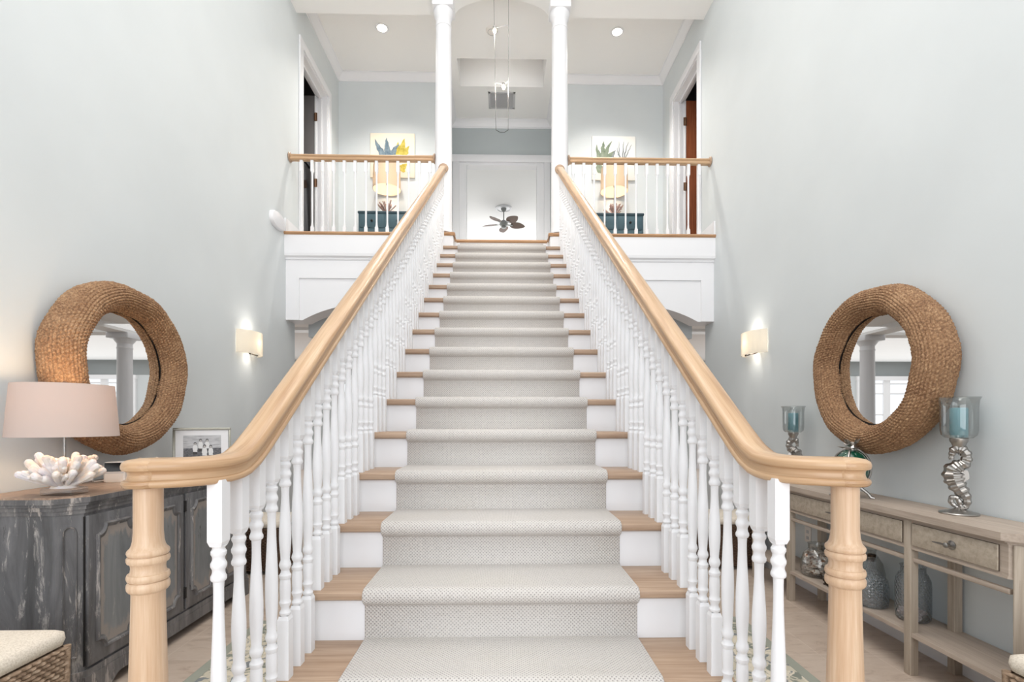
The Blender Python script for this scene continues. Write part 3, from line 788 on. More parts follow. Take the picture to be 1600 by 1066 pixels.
# ------------------------------------------------------------------ round rope mirrors
def rope_mirror(label):
    """local frame: wall plane x=0, room towards +x, centre at origin"""
    t = thing('rope_mirror', label, 'mirror', group='round seagrass mirrors')
    rows, beads = 34, 132
    NM, NU = beads*8, rows*8
    Rm, a, b = .4215, .083, .105
    vs = []; fs = []
    cv = [(cos(2*pi*j/NU), sin(2*pi*j/NU)) for j in range(NU)]
    for i in range(NM):
        U = 2*pi*i/NM; cu, su = cos(U), sin(U)
        wob = 1+.010*sin(3*U+.7)+.008*sin(7*U)+.006*sin(11*U+1.3)
        for j in range(NU):
            rowi, fr = divmod(j, 8); fr = fr/8
            hgt = sin(pi*fr)**.55 if fr > 0 else 0
            bd = abs(sin(beads*.5*U+(rowi % 2)*pi/2+fr*1.6))
            nz_ = noise.noise(Vector((i*.12, rowi*1.7, 3)))
            h = .0095*hgt*(.25+.75*bd**.5)*(1+.35*nz_)-.004
            rad = (Rm+(a+h)*cv[j][0])*wob
            vs.append((b+.004+(b+h)*cv[j][1], rad*cu, rad*su))
    for i in range(NM):
        for j in range(NU):
            fs.append((i*NU+j, i*NU+(j+1) % NU, ((i+1) % NM)*NU+(j+1) % NU, ((i+1) % NM)*NU+j))
    mb = MB().add(vs, fs); part('rope_frame', mb, 'rope', t, world=False, ang=180)
    q = MB().lathe([(0, .085), (.40, .085), (.40, .103), (.0, .103)], 0, 0, 72); q.xf(Matrix.Rotation(pi/2, 4, 'Y')); part('mirror_glass', q, 'mirror', t, world=False)
    q = MB().lathe([(.332, .1032), (.352, .1032), (.352, .106), (.332, .106)], 0, 0, 72, False); q.xf(Matrix.Rotation(pi/2, 4, 'Y')); part('backing_ring', q, 'gap', t, world=False)
    return t
mir = rope_mirror('round mirror in thick woven rope frame on the wall above the sideboard lamp')
mir.location = (-XW+.004, 3.06, 1.632)
dup(mir, (XW-.004, 3.01, 1.632), pi, 'round mirror in thick woven rope frame on the wall above the console table')

# ------------------------------------------------------------------ wall sconces
def sconce(label):
    t = thing('wall_sconce', label, 'wall light', group='glass wall sconces')
    s_ = MB(); n_ = 20; zz = .105
    o_, i_ = [], []
    for k in range(n_+1):
        u = -1+2*k/n_
        d = .11*(1-u*u)**.6+.012
        o_.append((d, .20*u)); i_.append((max(.004, d-.008), .192*u))
    poly = o_+i_[::-1]
    s_.prism(poly, -zz, zz, 'z'); part('glass_shield', s_, 'sconce_glass', t, world=False, ang=60)
    q = MB(); q.box(0, .02, -.05, .05, -.06, .06, .004); part('back_plate', q, 'chrome', t, world=False)
    q = MB(); q.tube([(.07, -.075, -zz+.004), (.085, -.04, -zz-.004), (.09, 0, -zz-.006), (.085, .04, -zz-.004), (.03, .06, -zz+.01), (.01, .04, -.05)], .005, 8); q.ball((.07, -.075, -zz+.004), .010, 10, 6); part('clip_bar', q, 'dark_metal', t, world=False)
    q = MB().ball((.055, 0, 0), .022, 12, 8, (1, 1, 1.4)); part('bulb', q, 'bulb', t, world=False)
    return t
sc_ = sconce('frosted glass wall sconce glowing on the wall beyond the sideboard mirror'); sc_.location = (-XW, 4.745, 2.05)
dup(sc_, (XW, 4.645, 2.05), pi, 'frosted glass wall sconce glowing on the wall beyond the console mirror')
for x, y in ((-XW+.085, 4.745), (XW-.085, 4.645)):
    L = bpy.data.lights.new('sconce_bulb', 'POINT'); L.energy = 1.1; L.shadow_soft_size = .02; L.color = (1, .94, .86)
    lo = bpy.data.objects.new('sconce_glow', L); link(lo); lo.location = (x, y, 2.05)
    for dz in (-1, 1):
        L = bpy.data.lights.new('sconce_beam', 'SPOT'); L.energy = 2.8; L.shadow_soft_size = .03; L.color = (1, .94, .86); L.spot_size = radians(125); L.spot_blend = 1
        lo = bpy.data.objects.new('sconce_beam_glow', L); link(lo); lo.location = (x, y, 2.05+dz*.035); lo.rotation_euler = (0 if dz < 0 else pi, 0, 0)

# oval fixture on the left wall near the balcony edge
o = MB(); n_ = 40
oval = [(5.36+.16*(abs(cos(2*pi*k/n_))**.8)*(1 if cos(2*pi*k/n_) > 0 else -1), 3.455+.085*(abs(sin(2*pi*k/n_))**.8)*(1 if sin(2*pi*k/n_) > 0 else -1)) for k in range(n_)]
sh = lambda s_, x: [(x, 5.36+(y-5.36)*s_, 3.455+(z-3.455)*s_) for y, z in oval]
t = thing('wall_fixture', 'white oval wall fixture beside the end of the balcony', 'wall fixture', (-XW, 5.36, 3.455))
part('cover', o.loft([sh(1, -XW), sh(1, -XW+.02), sh(.93, -XW+.035), sh(.75, -XW+.042)]), 'white', t)

# ------------------------------------------------------------------ grey sideboard
SX0, SX1 = -2.395, -1.95      # back, front of body
t = sb = thing('sideboard', 'distressed charcoal sideboard with panelled doors against the wall', 'sideboard', (-2.17, 3.11, 0))
def plan(o_, c_=.07, y0=2.30, y1=3.92):
    return [(SX0, y0-o_), (SX1-c_, y0-o_), (SX1+o_, y0+c_), (SX1+o_, y1-c_), (SX1-c_, y1+o_), (SX0, y1+o_)]
b = MB(); b.prism(plan(0), .13, .90, 'z'); part('body', b, 'grey_body', t)
b = MB(); b.prism(plan(.006), .885, .905, 'z'); b.prism(plan(.012), .905, .925, 'z'); b.prism(plan(.022), .925, .938, 'z'); b.prism(plan(.030), .938, .962, 'z'); part('cornice', b, 'grey_trim', t)
b = MB(); b.prism(plan(.028), .962, .97, 'z'); part('top', b, 'side_top', t, 'worn brown wooden top')
b = MB(); b.prism(plan(.012), .10, .15, 'z')
y0, y1 = 2.36, 3.86
sk = [(y0, 0), (y0+.12, 0)]+[(y0+.12+.10*k/6, .055*(1-cos(pi*k/6))/2) for k in range(1, 7)]+[(y1-.22+.10*k/6, .055*(1+cos(pi*k/6))/2) for k in range(0, 6)]+[(y1-.12, 0), (y1, 0), (y1, .12), (y0, .12)]
b.prism(sk, SX1-.015, SX1+.015, 'x')
b.prism([(SX0, 0), (SX0+.10, 0), (SX0+.16, .05), (SX1-.16, .05), (SX1-.09, 0), (SX1-.05, 0), (SX1-.05, .12), (SX0, .12)], 2.285, 2.305, 'y')
for (xa, ya) in ((SX0, 2.30), (SX0, 3.84)): b.box(xa, xa+.08, ya, ya+.07, 0, .12)
b.box(SX1-.09, SX1-.02, 2.31, 2.39, 0, .12); b.box(SX1-.09, SX1-.02, 3.83, 3.91, 0, .12)
part('plinth', b, 'grey_trim', t)
def notched(w_, h_, q):
    """rectangle outline with concave scooped corners, centred"""
    out = []
    for sx_, sy_ in ((-1, -1), (1, -1), (1, 1), (-1, 1)):
        cx0, cy0 = sx_*w_, sy_*h_
        arc_ = []
        for k in range(7):
            a = pi/2*k/6
            arc_.append((cx0-sx_*q*cos(a), cy0-sy_*q*sin(a)))
        if sx_*sy_ > 0: arc_ = arc_[::-1]
        out += arc_
    return out
def moulding_loop(mb, outline, xf_, wid=.02, hgt=.012):
    n_ = len(outline); cx0 = sum(p[0] for p in outline)/n_; cy0 = sum(p[1] for p in outline)/n_
    hw_ = max(abs(p[0]) for p in outline); hh_ = max(abs(p[1]) for p in outline)
    rings = []
    for d, h_ in ((0, 0), (.002, hgt*.6), (.25*wid, hgt), (.55*wid, hgt*.8), (.7*wid, hgt*.35), (wid, hgt*.25), (wid, 0)):
        rings.append([xf_(p[0]*(1-d/hw_), p[1]*(1-d/hh_), h_) for p in outline])
    mb.loft(rings, False)
doors = [(2.375, 2.725), (2.732, 3.078), (3.098, 3.446), (3.453, 3.80)]
for di, (y0, y1) in enumerate(doors):
    dl = MB(); dl.box(SX1, SX1+.016, y0, y1, .165, .872, .003); d = part('door', dl, 'grey_body', t)
    yc_, zc_ = (y0+y1)/2, .52; hw_, hh_ = (y1-y0)/2-.045, .305
    X = lambda y, z, h_, yc_=yc_, zc_=zc_: (SX1+.016+h_, yc_+y, zc_+z)
    ol = notched(hw_, hh_, .05)
    mm_ = MB(); moulding_loop(mm_, ol, X, .026, .014); part('door_moulding', mm_, 'grey_trim', d)
    p1_ = MB(); s1, s2 = 1-.026/hw_, 1-.026/hh_; n_ = len(ol)
    vs_, uv_ = [], []
    for f_ in (1., .75, .4):
        for p in ol: vs_.append(X(p[0]*s1*f_, p[1]*s2*f_, .003)); uv_.append((p[1]*f_*3, f_))
    vs_.append(X(0, 0, .003)); uv_.append((0, 0))
    p1_.add(vs_, [(r_*n_+k_, r_*n_+(k_+1) % n_, (r_+1)*n_+(k_+1) % n_, (r_+1)*n_+k_) for r_ in range(2) for k_ in range(n_)]+[(2*n_+k_, 2*n_+(k_+1) % n_, 3*n_) for k_ in range(n_)], uv_)
    part('panel', p1_, 'grey_panel', d)
# corner post with an arched fillet panel, gap and hinges
b = MB(); b.box(SX1, SX1+.004, 2.366, 2.376, .17, .87); b.box(SX1, SX1+.004, 3.082, 3.094, .17, .87); b.box(SX1+.012, SX1+.0165, 2.7265, 2.7305, .17, .87); part('door_gaps', b, 'gap', t)
for y in (3.088,):
    for z in (.235, .765):
        b = MB(); b.box(SX1+.002, SX1+.021, y-.009, y+.009, z, z+.065); part('hinge', b, 'gap', t)
cn = MB()
p_a, p_b = Vector((SX1-.07, 2.30, 0)), Vector((SX1, 2.37, 0)); dr = (p_b-p_a).normalized(); nr = Vector((dr.y, -dr.x, 0)); L_ = (p_b-p_a).length
ol = [(-.026, -.30), (.026, -.30), (.026, .28)]+[(.026*cos(pi*k/8), .28+.03*sin(pi*k/8)) for k in range(1, 8)]+[(-.026, .28)]
mid = (p_a+p_b)/2
moulding_loop(cn, ol, lambda u, v_, h_: tuple(mid+dr*u+nr*(h_+.0005)+Vector((0, 0, .52+v_))), .009, .008)
part('corner_fillet', cn, 'grey_trim', t)

# ------------------------------------------------------------------ coral, lamps
def coral_mesh(mb, n_, L_, rad, spread, rnd, z0=0., flat=1.):
    for k in range(n_):
        a = 2*pi*k*.618+rnd.uniform(-.3, .3); el = (.15+1.2*rnd.random()**.7)*spread
        dirv = Vector((cos(a)*sin(el)*flat if False else cos(a)*sin(el), sin(a)*sin(el), cos(el)))
        ln = L_*rnd.uniform(.7, 1.05)*(1 if el > .5 else .85)
        s0 = Vector((cos(a)*.02, sin(a)*.02, z0)); bend = Vector((rnd.uniform(-.1, .1), rnd.uniform(-.1, .1), .18))
        pts = []; rs = []
        for q in range(7):
            u = q/6
            pts.append(s0+dirv*ln*u+bend*ln*u*u); rs.append(rad*(.62+.5*u))
        pe = pts[-1]; pts += [pe+dirv*rad*.55, pe+dirv*rad*.9]; rs += [rad*.92, rad*.45]
        mb.tube(pts, rs, 8)
        if rnd.random() < .7:   # a side lobe
            p = pts[3]; d2 = (dirv+Vector((rnd.uniform(-.8, .8), rnd.uniform(-.8, .8), rnd.uniform(0, .5)))).normalized()
            mb.tube([p, p+d2*ln*.25, p+d2*ln*.42, p+d2*(ln*.42+rad*.4)], [rad*.7, rad*.8, rad*.7, rad*.2], 8)
def table_lamp(label, shade_mat, coral_mats, r0, r1, hz0, hz1, base_w, clen, crad, n_, energy, group=None, ribs=False, rnd=None, foot=True):
    t = thing('table_lamp', label, 'lamp', group=group); rnd = rnd or random.Random(3)
    q = MB(); bh = .032
    if foot:
        q.box(-base_w, base_w, -base_w*.7, base_w*.7, .0, bh, .004); part('acrylic_foot', q, 'acrylic', t, world=False)
    cm_ = MB(); coral_mesh(cm_, n_, clen, crad, 1., rnd, bh+.012); cm_.lathe([(0, bh), (base_w*.75, bh), (base_w*.6, bh+.02), (base_w*.35, bh+.035), (0, bh+.04)], 0, 0, 14); part('coral_base', cm_, coral_mats, t, world=False)
    q = MB().lathe([(.006, bh+.03), (.006, hz0+.06), (.012, hz0+.065), (.012, hz0+.10)], 0, 0, 12); part('stem', q, 'steel', t, world=False)
    q = MB(); th = .002
    q.lathe([(r0, hz0), (r1, hz1), (r1-th, hz1), (r0-th, hz0), (r0, hz0)], 0, 0, 56, False); part('lamp_shade', q, shade_mat, t, world=False)
    q = MB()
    for k in range(3): q.tube([(0, 0, hz1-.012), (r1*cos(2*pi*k/3), r1*sin(2*pi*k/3), hz1-.012)], .0018, 5)
    q.lathe([(.008, hz1-.02), (.008, hz1-.005), (.013, hz1), (.014, hz1+.008), (.006, hz1+.016), (0, hz1+.018)], 0, 0, 12); part('finial', q, 'brass', t, world=False)
    q = MB().ball((0, 0, (hz0+hz1)/2+.0), .03, 14, 10, (1, 1, 1.25)); part('bulb', q, 'bulb', t, world=False)
    return t
lamp = table_lamp('blush shaded table lamp with white coral base on the sideboard', 'pink_shade', 'coral', .206, .187, .2735, .516, .072, .138, .0150, 60, 1, rnd=random.Random(11))
lamp.location = (-2.06, 2.395, .97)
L = bpy.data.lights.new('lamp_bulb', 'POINT'); L.energy = 4.5; L.shadow_soft_size = .05; L.color = (1, .70, .42)
lo = bpy.data.objects.new('lamp_glow', L); link(lo); lo.location = (-2.06, 2.395, .97+.45)

# small items on the sideboard
t = thing('smart_display', 'small white box with a black screen between the coral lamp and newel', 'device', (-2.2, 2.90, .97), radians(20))
part('case', MB().box(-.05, .05, -.045, .045, 0, .115, .008), 'plastic', t, world=False)
part('screen', MB().box(-.044, .044, -.0465, -.044, .062, .112), 'black', t, world=False)
part('seam', MB().box(-.046, .046, -.0462, -.044, .052, .056), 'grille', t, world=False)
part('power_cord', MB().tube([(-.05, .02, .01), (-.08, .03, .006), (-.11, .02, .004), (-.13, .05, .004)], .003, 6), 'plastic', t, world=False)
q = MB(); coral_mesh(q, 26, .11, .010, .95, random.Random(5), .012); q.lathe([(0, 0), (.05, 0), (.04, .015), (0, .03)], 0, 0, 14)
q.shift((-2.2, 3.24, .97)); single('coral_piece', q, 'coral', 'white coral ornament on the sideboard just behind the newel cap', 'ornament', (-2.2, 3.24, .97))
# framed family photo leaning
t = thing('photo_frame', 'silver framed black and white group photo on the sideboard', 'picture frame', (-2.13, 3.60, .97), radians(32))
ti = Matrix.Translation((0, 0, .004)) @ Matrix.Rotation(radians(-11), 4, 'X')
def tp(name, mb, mat, par=t): mb.xf(ti); return part(name, mb, mat, par, world=False)
FW, FH = .178, .30
q = MB()
for (x0, x1, z0, z1) in ((-FW, FW, 0, .016), (-FW, FW, FH-.016, FH), (-FW, -FW+.016, .016, FH-.016), (FW-.016, FW, .016, FH-.016)): q.box(x0, x1, -.012, .012, z0, z1, .003)
tp('frame', q, 'pewter_frame'); tp('backing', MB().box(-FW+.01, FW-.01, .002, .012, .01, FH-.01), 'gap')
tp('mat_board', MB().box(-FW+.016, FW-.016, -.004, .002, .016, FH-.016), 'matboard')
q = MB(); q.add([(-.115, -.0055, .06), (.115, -.0055, .06), (.115, -.0055, .245), (-.115, -.0055, .245)], [(0, 1, 2, 3)], [(0, 0), (1, 0), (1, 1), (0, 1)]); tp('print', q, 'print')
def figure(cx, cz, s_, lean=0):
    q = MB(); q.cur = 0
    n_ = 14
    el = lambda x, z, a, b_, y=-.0062: [(x+a*cos(2*pi*k/n_), y, z+b_*sin(2*pi*k/n_)) for k in range(n_)]
    bod = [(-.006, -.010), (.006, -.010), (.012, -.016), (.015, -.040), (.012, -.046), (.014, -.072), (.002, -.076), (-.012, -.074), (-.012, -.046), (-.015, -.038), (-.012, -.016)]
    q.add([(cx+x*s_+lean*z, -.0062, cz+z*s_) for x, z in bod], [tuple(range(len(bod)))])
    q.cur = 1; q.add(el(cx, cz+.001, .0088*s_, .0105*s_, -.0065), [tuple(range(n_))])
    q.add([(cx+x*s_, -.0064, cz+z*s_) for x, z in ((-.013, -.058), (.013, -.060), (.014, -.076), (-.013, -.078))], [(0, 1, 2, 3)])
    q.cur = 2; q.add(el(cx, cz-.003*s_, .0066*s_, .0085*s_, -.0067), [tuple(range(n_))]); return q
M['print_mid'] = new_mat('print_mid_grey', (176, 172, 170), .5)
for fi, (cx, cz, s_) in enumerate(((-.045, .185, 1.), (-.012, .208, 1.), (.028, .208, 1.), (.012, .165, 1.15), (.05, .162, 1.05))):
    tp('printed_figure', figure(cx, cz, s_).shift((0, -.0012*fi, 0)), ['print_white', 'print_dark', 'print_mid'])
q = MB(); q.box(-.025, .025, 0, .004, 0, .24); q.xf(Matrix.Translation((0, .128, 0)) @ Matrix.Rotation(radians(14), 4, 'X')); part('easel_leg', q, 'gap', t, world=False)

# ------------------------------------------------------------------ console table
t = cs = thing('console_table', 'long weathered taupe console table with drawers and a low shelf', 'console table', (2.25, 3.1, 0))
CX0, CX1, CY0, CY1 = 2.11, 2.392, 1.985, 4.215
def cplan(o_, c_=.055):
    return [(CX1, CY0-o_), (CX0+c_, CY0-o_), (CX0-o_, CY0+c_), (CX0-o_, CY1-c_), (CX0+c_, CY1+o_), (CX1, CY1+o_)]
b = MB(); b.prism(cplan(.012), .808, .816, 'z'); b.prism(cplan(.030), .816, .850, 'z'); part('top', b, 'taupe', t)
b = MB(); b.prism(cplan(-.004), .66, .808, 'z'); part('apron', b, 'taupe', t)
b = MB(); b.prism(cplan(.0), .655, .667, 'z'); b.prism(cplan(.002), .800, .809, 'z'); part('apron_bead', b, 'taupe', t)
b = MB(); b.prism(cplan(-.004), .200, .222, 'z'); part('shelf', b, 'taupe', t)
b = MB(); b.box(CX0+.012, CX0+.034, CY0+.06, CY1-.06, .588, .610, .003); b.box(CX0+.06, CX1-.03, CY0+.006, CY0+.028, .588, .610, .003); part('stretcher', b, 'taupe', t)
def leg(x, y, rot=0, w_=.022):
    q = MB(); q.box(-w_, w_, -w_, w_, .0, .80, .003); q.box(-w_-.001, w_+.001, -.003, .003, .02, .66)
    q.xf(Matrix.Translation((x, y, 0)) @ Matrix.Rotation(rot, 4, 'Z')); return part('leg', q, 'taupe_z', t)
for y in (2.555, 3.635): leg(CX0+.02, y)
leg(CX0+.037, CY0+.037, pi/4); leg(CX0+.037, CY1-.037, pi/4)
for y in (CY0+.025, 2.555, 3.635, CY1-.025): leg(CX1-.03, y)
def drawer(y0, y1):
    q = MB(); q.box(CX0-.0005, CX0+.006, y0+.001, y1-.001, .677, .791); o = part('drawer_recess', q, 'seam', t)
    q = MB(); q.box(CX0-.005, CX0+.01, y0+.0025, y1-.0025, .6785, .7895, .002); d = part('drawer', q, 'taupe_panel', t)
    yc_ = (y0+y1)/2
    k = MB(); ck = MB().lathe([(.0, 0), (.020, 0), (.022, .004), (.014, .008), (.007, .012), (.007, .022), (.012, .026), (.013, .033), (.008, .038), (0, .04)], 0, 0, 18)
    ck.xf(Matrix.Translation((CX0-.006, yc_-.01, .735)) @ Matrix.Rotation(-pi/2, 4, 'Y')); k.add(ck.v, ck.f)
    k.tube([(CX0-.032, yc_-.01, .735), (CX0-.034, yc_+.035, .735), (CX0-.034, yc_+.065, .734)], [.0045, .005, .003], 8)
    part('drawer_knob', k, 'steel', d)
drawer(2.075, 2.525); drawer(2.585, 3.605); drawer(3.665, 4.13)

# wall outlet
t = thing('wall_outlet', 'white electrical outlet on the wall behind the console table', 'outlet', (XW, 3.86, .43))
part('cover_plate', MB().box(XW-.006, XW, 3.82, 3.90, .37, .49, .002), 'plastic', t)
for z in (.405, .452): part('socket', MB().box(XW-.008, XW-.005, 3.845, 3.875, z-.012, z+.012, .001), 'grille', t)

# seahorse candle holders
def seahorse_holder(label):
    t = thing('candle_holder', label, 'candle holder', group='seahorse candle holders')
    part('base_plate', MB().lathe([(0, 0), (.078, 0), (.080, .005), (.077, .010), (.045, .018), (.022, .026), (.012, .034), (0, .036)], 0, 0, 36), 'pewter', t, world=False)
    raw = [(0, 24, 9), (-30, 45, 11), (-52, 68, 13), (-48, 98, 14), (-18, 102, 13), (2, 76, 12), (10, 44, 12), (38, 38, 15), (54, 70, 18), (50, 108, 22), (26, 142, 32), (-4, 180, 39), (-26, 222, 45), (-38, 262, 48), (-34, 300, 45), (-4, 328, 36), (32, 348, 31), (50, 378, 25), (48, 412, 25), (26, 440, 27), (-6, 450, 31), (-32, 438, 24), (-46, 415, 15), (-50, 390, 12), (-50, 372, 13)]
    k_ = .0007; pts = []
    for x, z, r in raw: pts.append((x*k_*.8, 0, .010+z*k_, r*k_*1.28))
    # resample
    fine = []
    for i in range(len(pts)-1):
        for q in range(4):
            u = q/4; p0, p1, p2, p3 = [pts[max(0, min(len(pts)-1, i+d))] for d in (-1, 0, 1, 2)]
            fine.append(tuple(.5*((2*p1[c])+(-p0[c]+p2[c])*u+(2*p0[c]-5*p1[c]+4*p2[c]-p3[c])*u*u+(-p0[c]+3*p1[c]-3*p2[c]+p3[c])*u**3) for c in range(4)))
    fine.append(pts[-1])
    rad = [p[3]*(1.08 if (i % 4) < 2 else .90) for i, p in enumerate(fine)]
    rad[-1] *= .7
    b = MB().tube([p[:3] for p in fine], rad, 8, True); part('seahorse', b, 'pewter', t, world=False, ang=20)
    f = MB(); fin = [(-12, 215), (30, 212), (66, 245), (62, 285), (52, 302), (10, 300), (-20, 270)]
    f.prism([(x*k_*.85, .01+z*k_) for x, z in fin], -.006, .006, 'y')
    for s_ in range(3): f.tube([((8+3*s_)*k_, 0, .01+(235+18*s_)*k_), ((58)*k_*.85, 0, .01+(252+16*s_)*k_)], .004, 6)
    part('dorsal_fin', f, 'pewter', t, world=False, ang=20)
    zc = .346
    part('cup', MB().lathe([(0, zc-.012), (.02, zc-.012), (.026, zc-.004), (.030, zc+.008), (.036, zc+.018), (.037, zc+.032), (.034, zc+.036), (0, zc+.036)], 0, 0, 28), 'pewter', t, world=False)
    z0 = zc+.034
    gp = [(.02, z0), (.055, z0+.002), (.070, z0+.016), (.0745, z0+.04), (.075, z0+.10), (.0755, z0+.16), (.079, z0+.19), (.087, z0+.206)]
    gp2 = [(r-.0025, z) for r, z in gp[::-1]]
    part('glass_hurricane', MB().lathe(gp+gp2, 0, 0, 40, False), 'glass', t, world=False)
    return t, z0
ch, z0 = seahorse_holder('pewter seahorse candle holder at the end of the console near the newel')
ch['label'] = 'pewter seahorse candle holder with teal candle in front of the console mirror'
ch.location = (2.29, 2.455, .85); ch.rotation_euler = (0, 0, radians(-42))
dup(ch, (2.28, 3.86, .85), radians(-30+180), 'pewter seahorse candle holder with teal candle beyond the green glass ornament')
for (x, y), lb in (((2.29, 2.455), 'pale teal pillar candle in the seahorse holder in front of the mirror'), ((2.28, 3.86), 'pale teal pillar candle in the seahorse holder beyond the glass ornament')):
    c = MB().lathe([(0, 0), (.034, 0), (.036, .003), (.036, .142), (.033, .148), (.012, .144), (0, .144)], x, y, 28, True, .85+z0+.004)
    t = thing('pillar_candle', lb, 'candle', (x, y, .85+z0+.004), group='teal candles'); part('wax', c, 'candle', t)
    part('wick', MB().lathe([(.0012, .143), (.001, .156), (0, .157)], x, y, 6, True, .85+z0+.004), 'gap', t)

# green glass ornament wrapped in pewter
ox, oy, oz = 2.145, 3.02, .85
t = thing('glass_ornament', 'emerald glass orb wrapped in pewter leaves on the console table', 'ornament', (ox, oy, oz))
part('glass_orb', MB().ball((ox, oy, oz+.180), .094, 28, 18, (1, 1, 1.2)), 'emerald', t)
q = MB()
for k in range(4):
    a = pi/4+pi/2*k; d = Vector((cos(a), sin(a), 0)); pts = []
    for j in range(13):
        u = j/12; ph = -1.3+2.7*u
        pts.append(Vector((ox, oy, oz+.180+.120*sin(ph)))+d*(.100*cos(ph)))
    q.tube(pts, .006, 8)
    q.tube([Vector((ox, oy, oz+.06))+d*.05, Vector((ox, oy, oz+.03))+d*.085, Vector((ox, oy, oz+.008))+d*.10, Vector((ox, oy, oz+.006))+d*.118], [.010, .009, .010, .006], 8)
part('pewter_cage', q, 'pewter', t)
q = MB(); rnd = random.Random(4); c0 = Vector((ox, oy, oz+.305))
q.ball(c0+Vector((0, 0, .0)), .034, 14, 8, (1, 1, 1.1))
for k in range(16):
    a = 2*pi*k*.618; el = rnd.uniform(-.3, 1.2); d = Vector((cos(a)*cos(el), sin(a)*cos(el), sin(el)))
    s_ = d.cross(Vector((0, 0, 1))).normalized()*.016; ln = rnd.uniform(.045, .068)
    p = c0+d*.02
    q.add([tuple(p), tuple(p+d*ln*.5+s_), tuple(p+d*ln), tuple(p+d*ln*.5-s_), tuple(p+d*ln*.5+d.cross(s_).normalized()*.008)], [(0, 1, 4), (1, 2, 4), (2, 3, 4), (3, 0, 4)])
part('leaf_finial', q, 'pewter', t, ang=15)

# glass jars on the shelf
def jar(name, label, x, y, prof, mat, seg=40, group=None):
    t = thing(name, label, 'jar', (x, y, .222), group=group)
    inner = [(max(.0005, r-.003), z+(.004 if z < .02 else 0)) for r, z in prof[::-1]]
    part('glass_body', MB().lathe(prof+inner, x, y, seg, False, .222, uvscale=.5385), mat, t); return t
def shells(label, x, y, rad, h, n_, mat, rnd, z0=.230):
    q = MB()
    for k in range(n_):
        a = rnd.uniform(0, 2*pi); r = rad*sqrt(rnd.random()); z = z0+h*rnd.random()*(1-.5*(r/rad)**2*.3)
        s_ = rnd.uniform(.016, .025)
        tb = MB().ball((0, 0, 0), s_, 8, 6, (1, .75, .5))
        tb.v = [(vx*(1+.25*sin(9*math.atan2(vy, vx))*.3), vy, vz) for vx, vy, vz in tb.v]
        tb.xf(Matrix.Translation((x+r*cos(a), y+r*sin(a), z+s_*.4)) @ Matrix.Rotation(rnd.uniform(0, 6), 4, 'Z') @ Matrix.Rotation(rnd.uniform(0, 3), 4, 'X'))
        q.add(tb.v, tb.f)
    o = single('seashells', q, mat, label, 'shells', (x, y, .226)); o['kind'] = 'stuff'; return o
gp = [(.02, .0), (.092, .001), (.106, .012), (.112, .05), (.108, .10), (.092, .15), (.070, .18), (.060, .19), (.062, .222), (.066, .228)]
jar('shell_jar', 'rounded clear glass jar full of seashells on the console shelf', 2.245, 3.50, gp, 'glass')
shells('brown and cream seashells filling the rounded glass jar', 2.245, 3.50, .084, .155, 190, 'shell', random.Random(2))
gp = [(.02, .0), (.070, .001), (.082, .010), (.086, .05), (.085, .12), (.078, .16), (.052, .195), (.030, .215), (.024, .225), (.022, .275), (.030, .285), (.033, .292)]
bt = jar('glass_bottle', 'narrow necked quilted blue grey glass bottle on the console shelf', 2.20, 2.925, gp, 'diamond_glass')
part('stopper', MB().lathe([(0, .262), (.019, .262), (.019, .284), (.022, .287), (.022, .303), (0, .305)], 2.20, 2.925, 18, True, .222), 'dark_metal', bt)
gp = [(.02, .0), (.068, .001), (.079, .012), (.082, .05), (.082, .19), (.079, .222), (.068, .250), (.058, .264), (.057, .290), (.062, .297)]
jar('glass_vase', 'wide quilted glass vase with pink shells behind the console leg', 2.27, 2.71, gp, 'diamond_glass')
shells('pale pink shells lying in the bottom of the quilted glass vase', 2.27, 2.71, .060, .06, 34, 'shell_pink', random.Random(9))
gp = [(.02, .0), (.075, .001), (.085, .010), (.09, .06), (.088, .15), (.074, .21), (.05, .25), (.04, .265), (.04, .285), (.05, .30)]
jar('glass_jug', 'tall grey glass jug standing behind the narrow necked bottle', 2.30, 3.085, gp, 'glass')
q = MB(); q.ball((2.17, 3.28, .218), .018, 12, 8, (1, 1.5, 1)); q.ball((2.165, 3.305, .228), .011, 10, 6)
for a in (-1, 1): q.tube([(2.17, 3.27+.02*a, .212), (2.15, 3.27+.025*a, .204)], .005, 6); q.tube([(2.17, 3.27+.02*a, .212), (2.19, 3.27+.025*a, .204)], .005, 6)
single('turtle_figurine', q, 'dark_metal', 'small bronze figurine on the console shelf beside the shell jar', 'figurine', (2.17, 3.28, .20))
bpy.data.objects['turtle_figurine'].location.z += .024

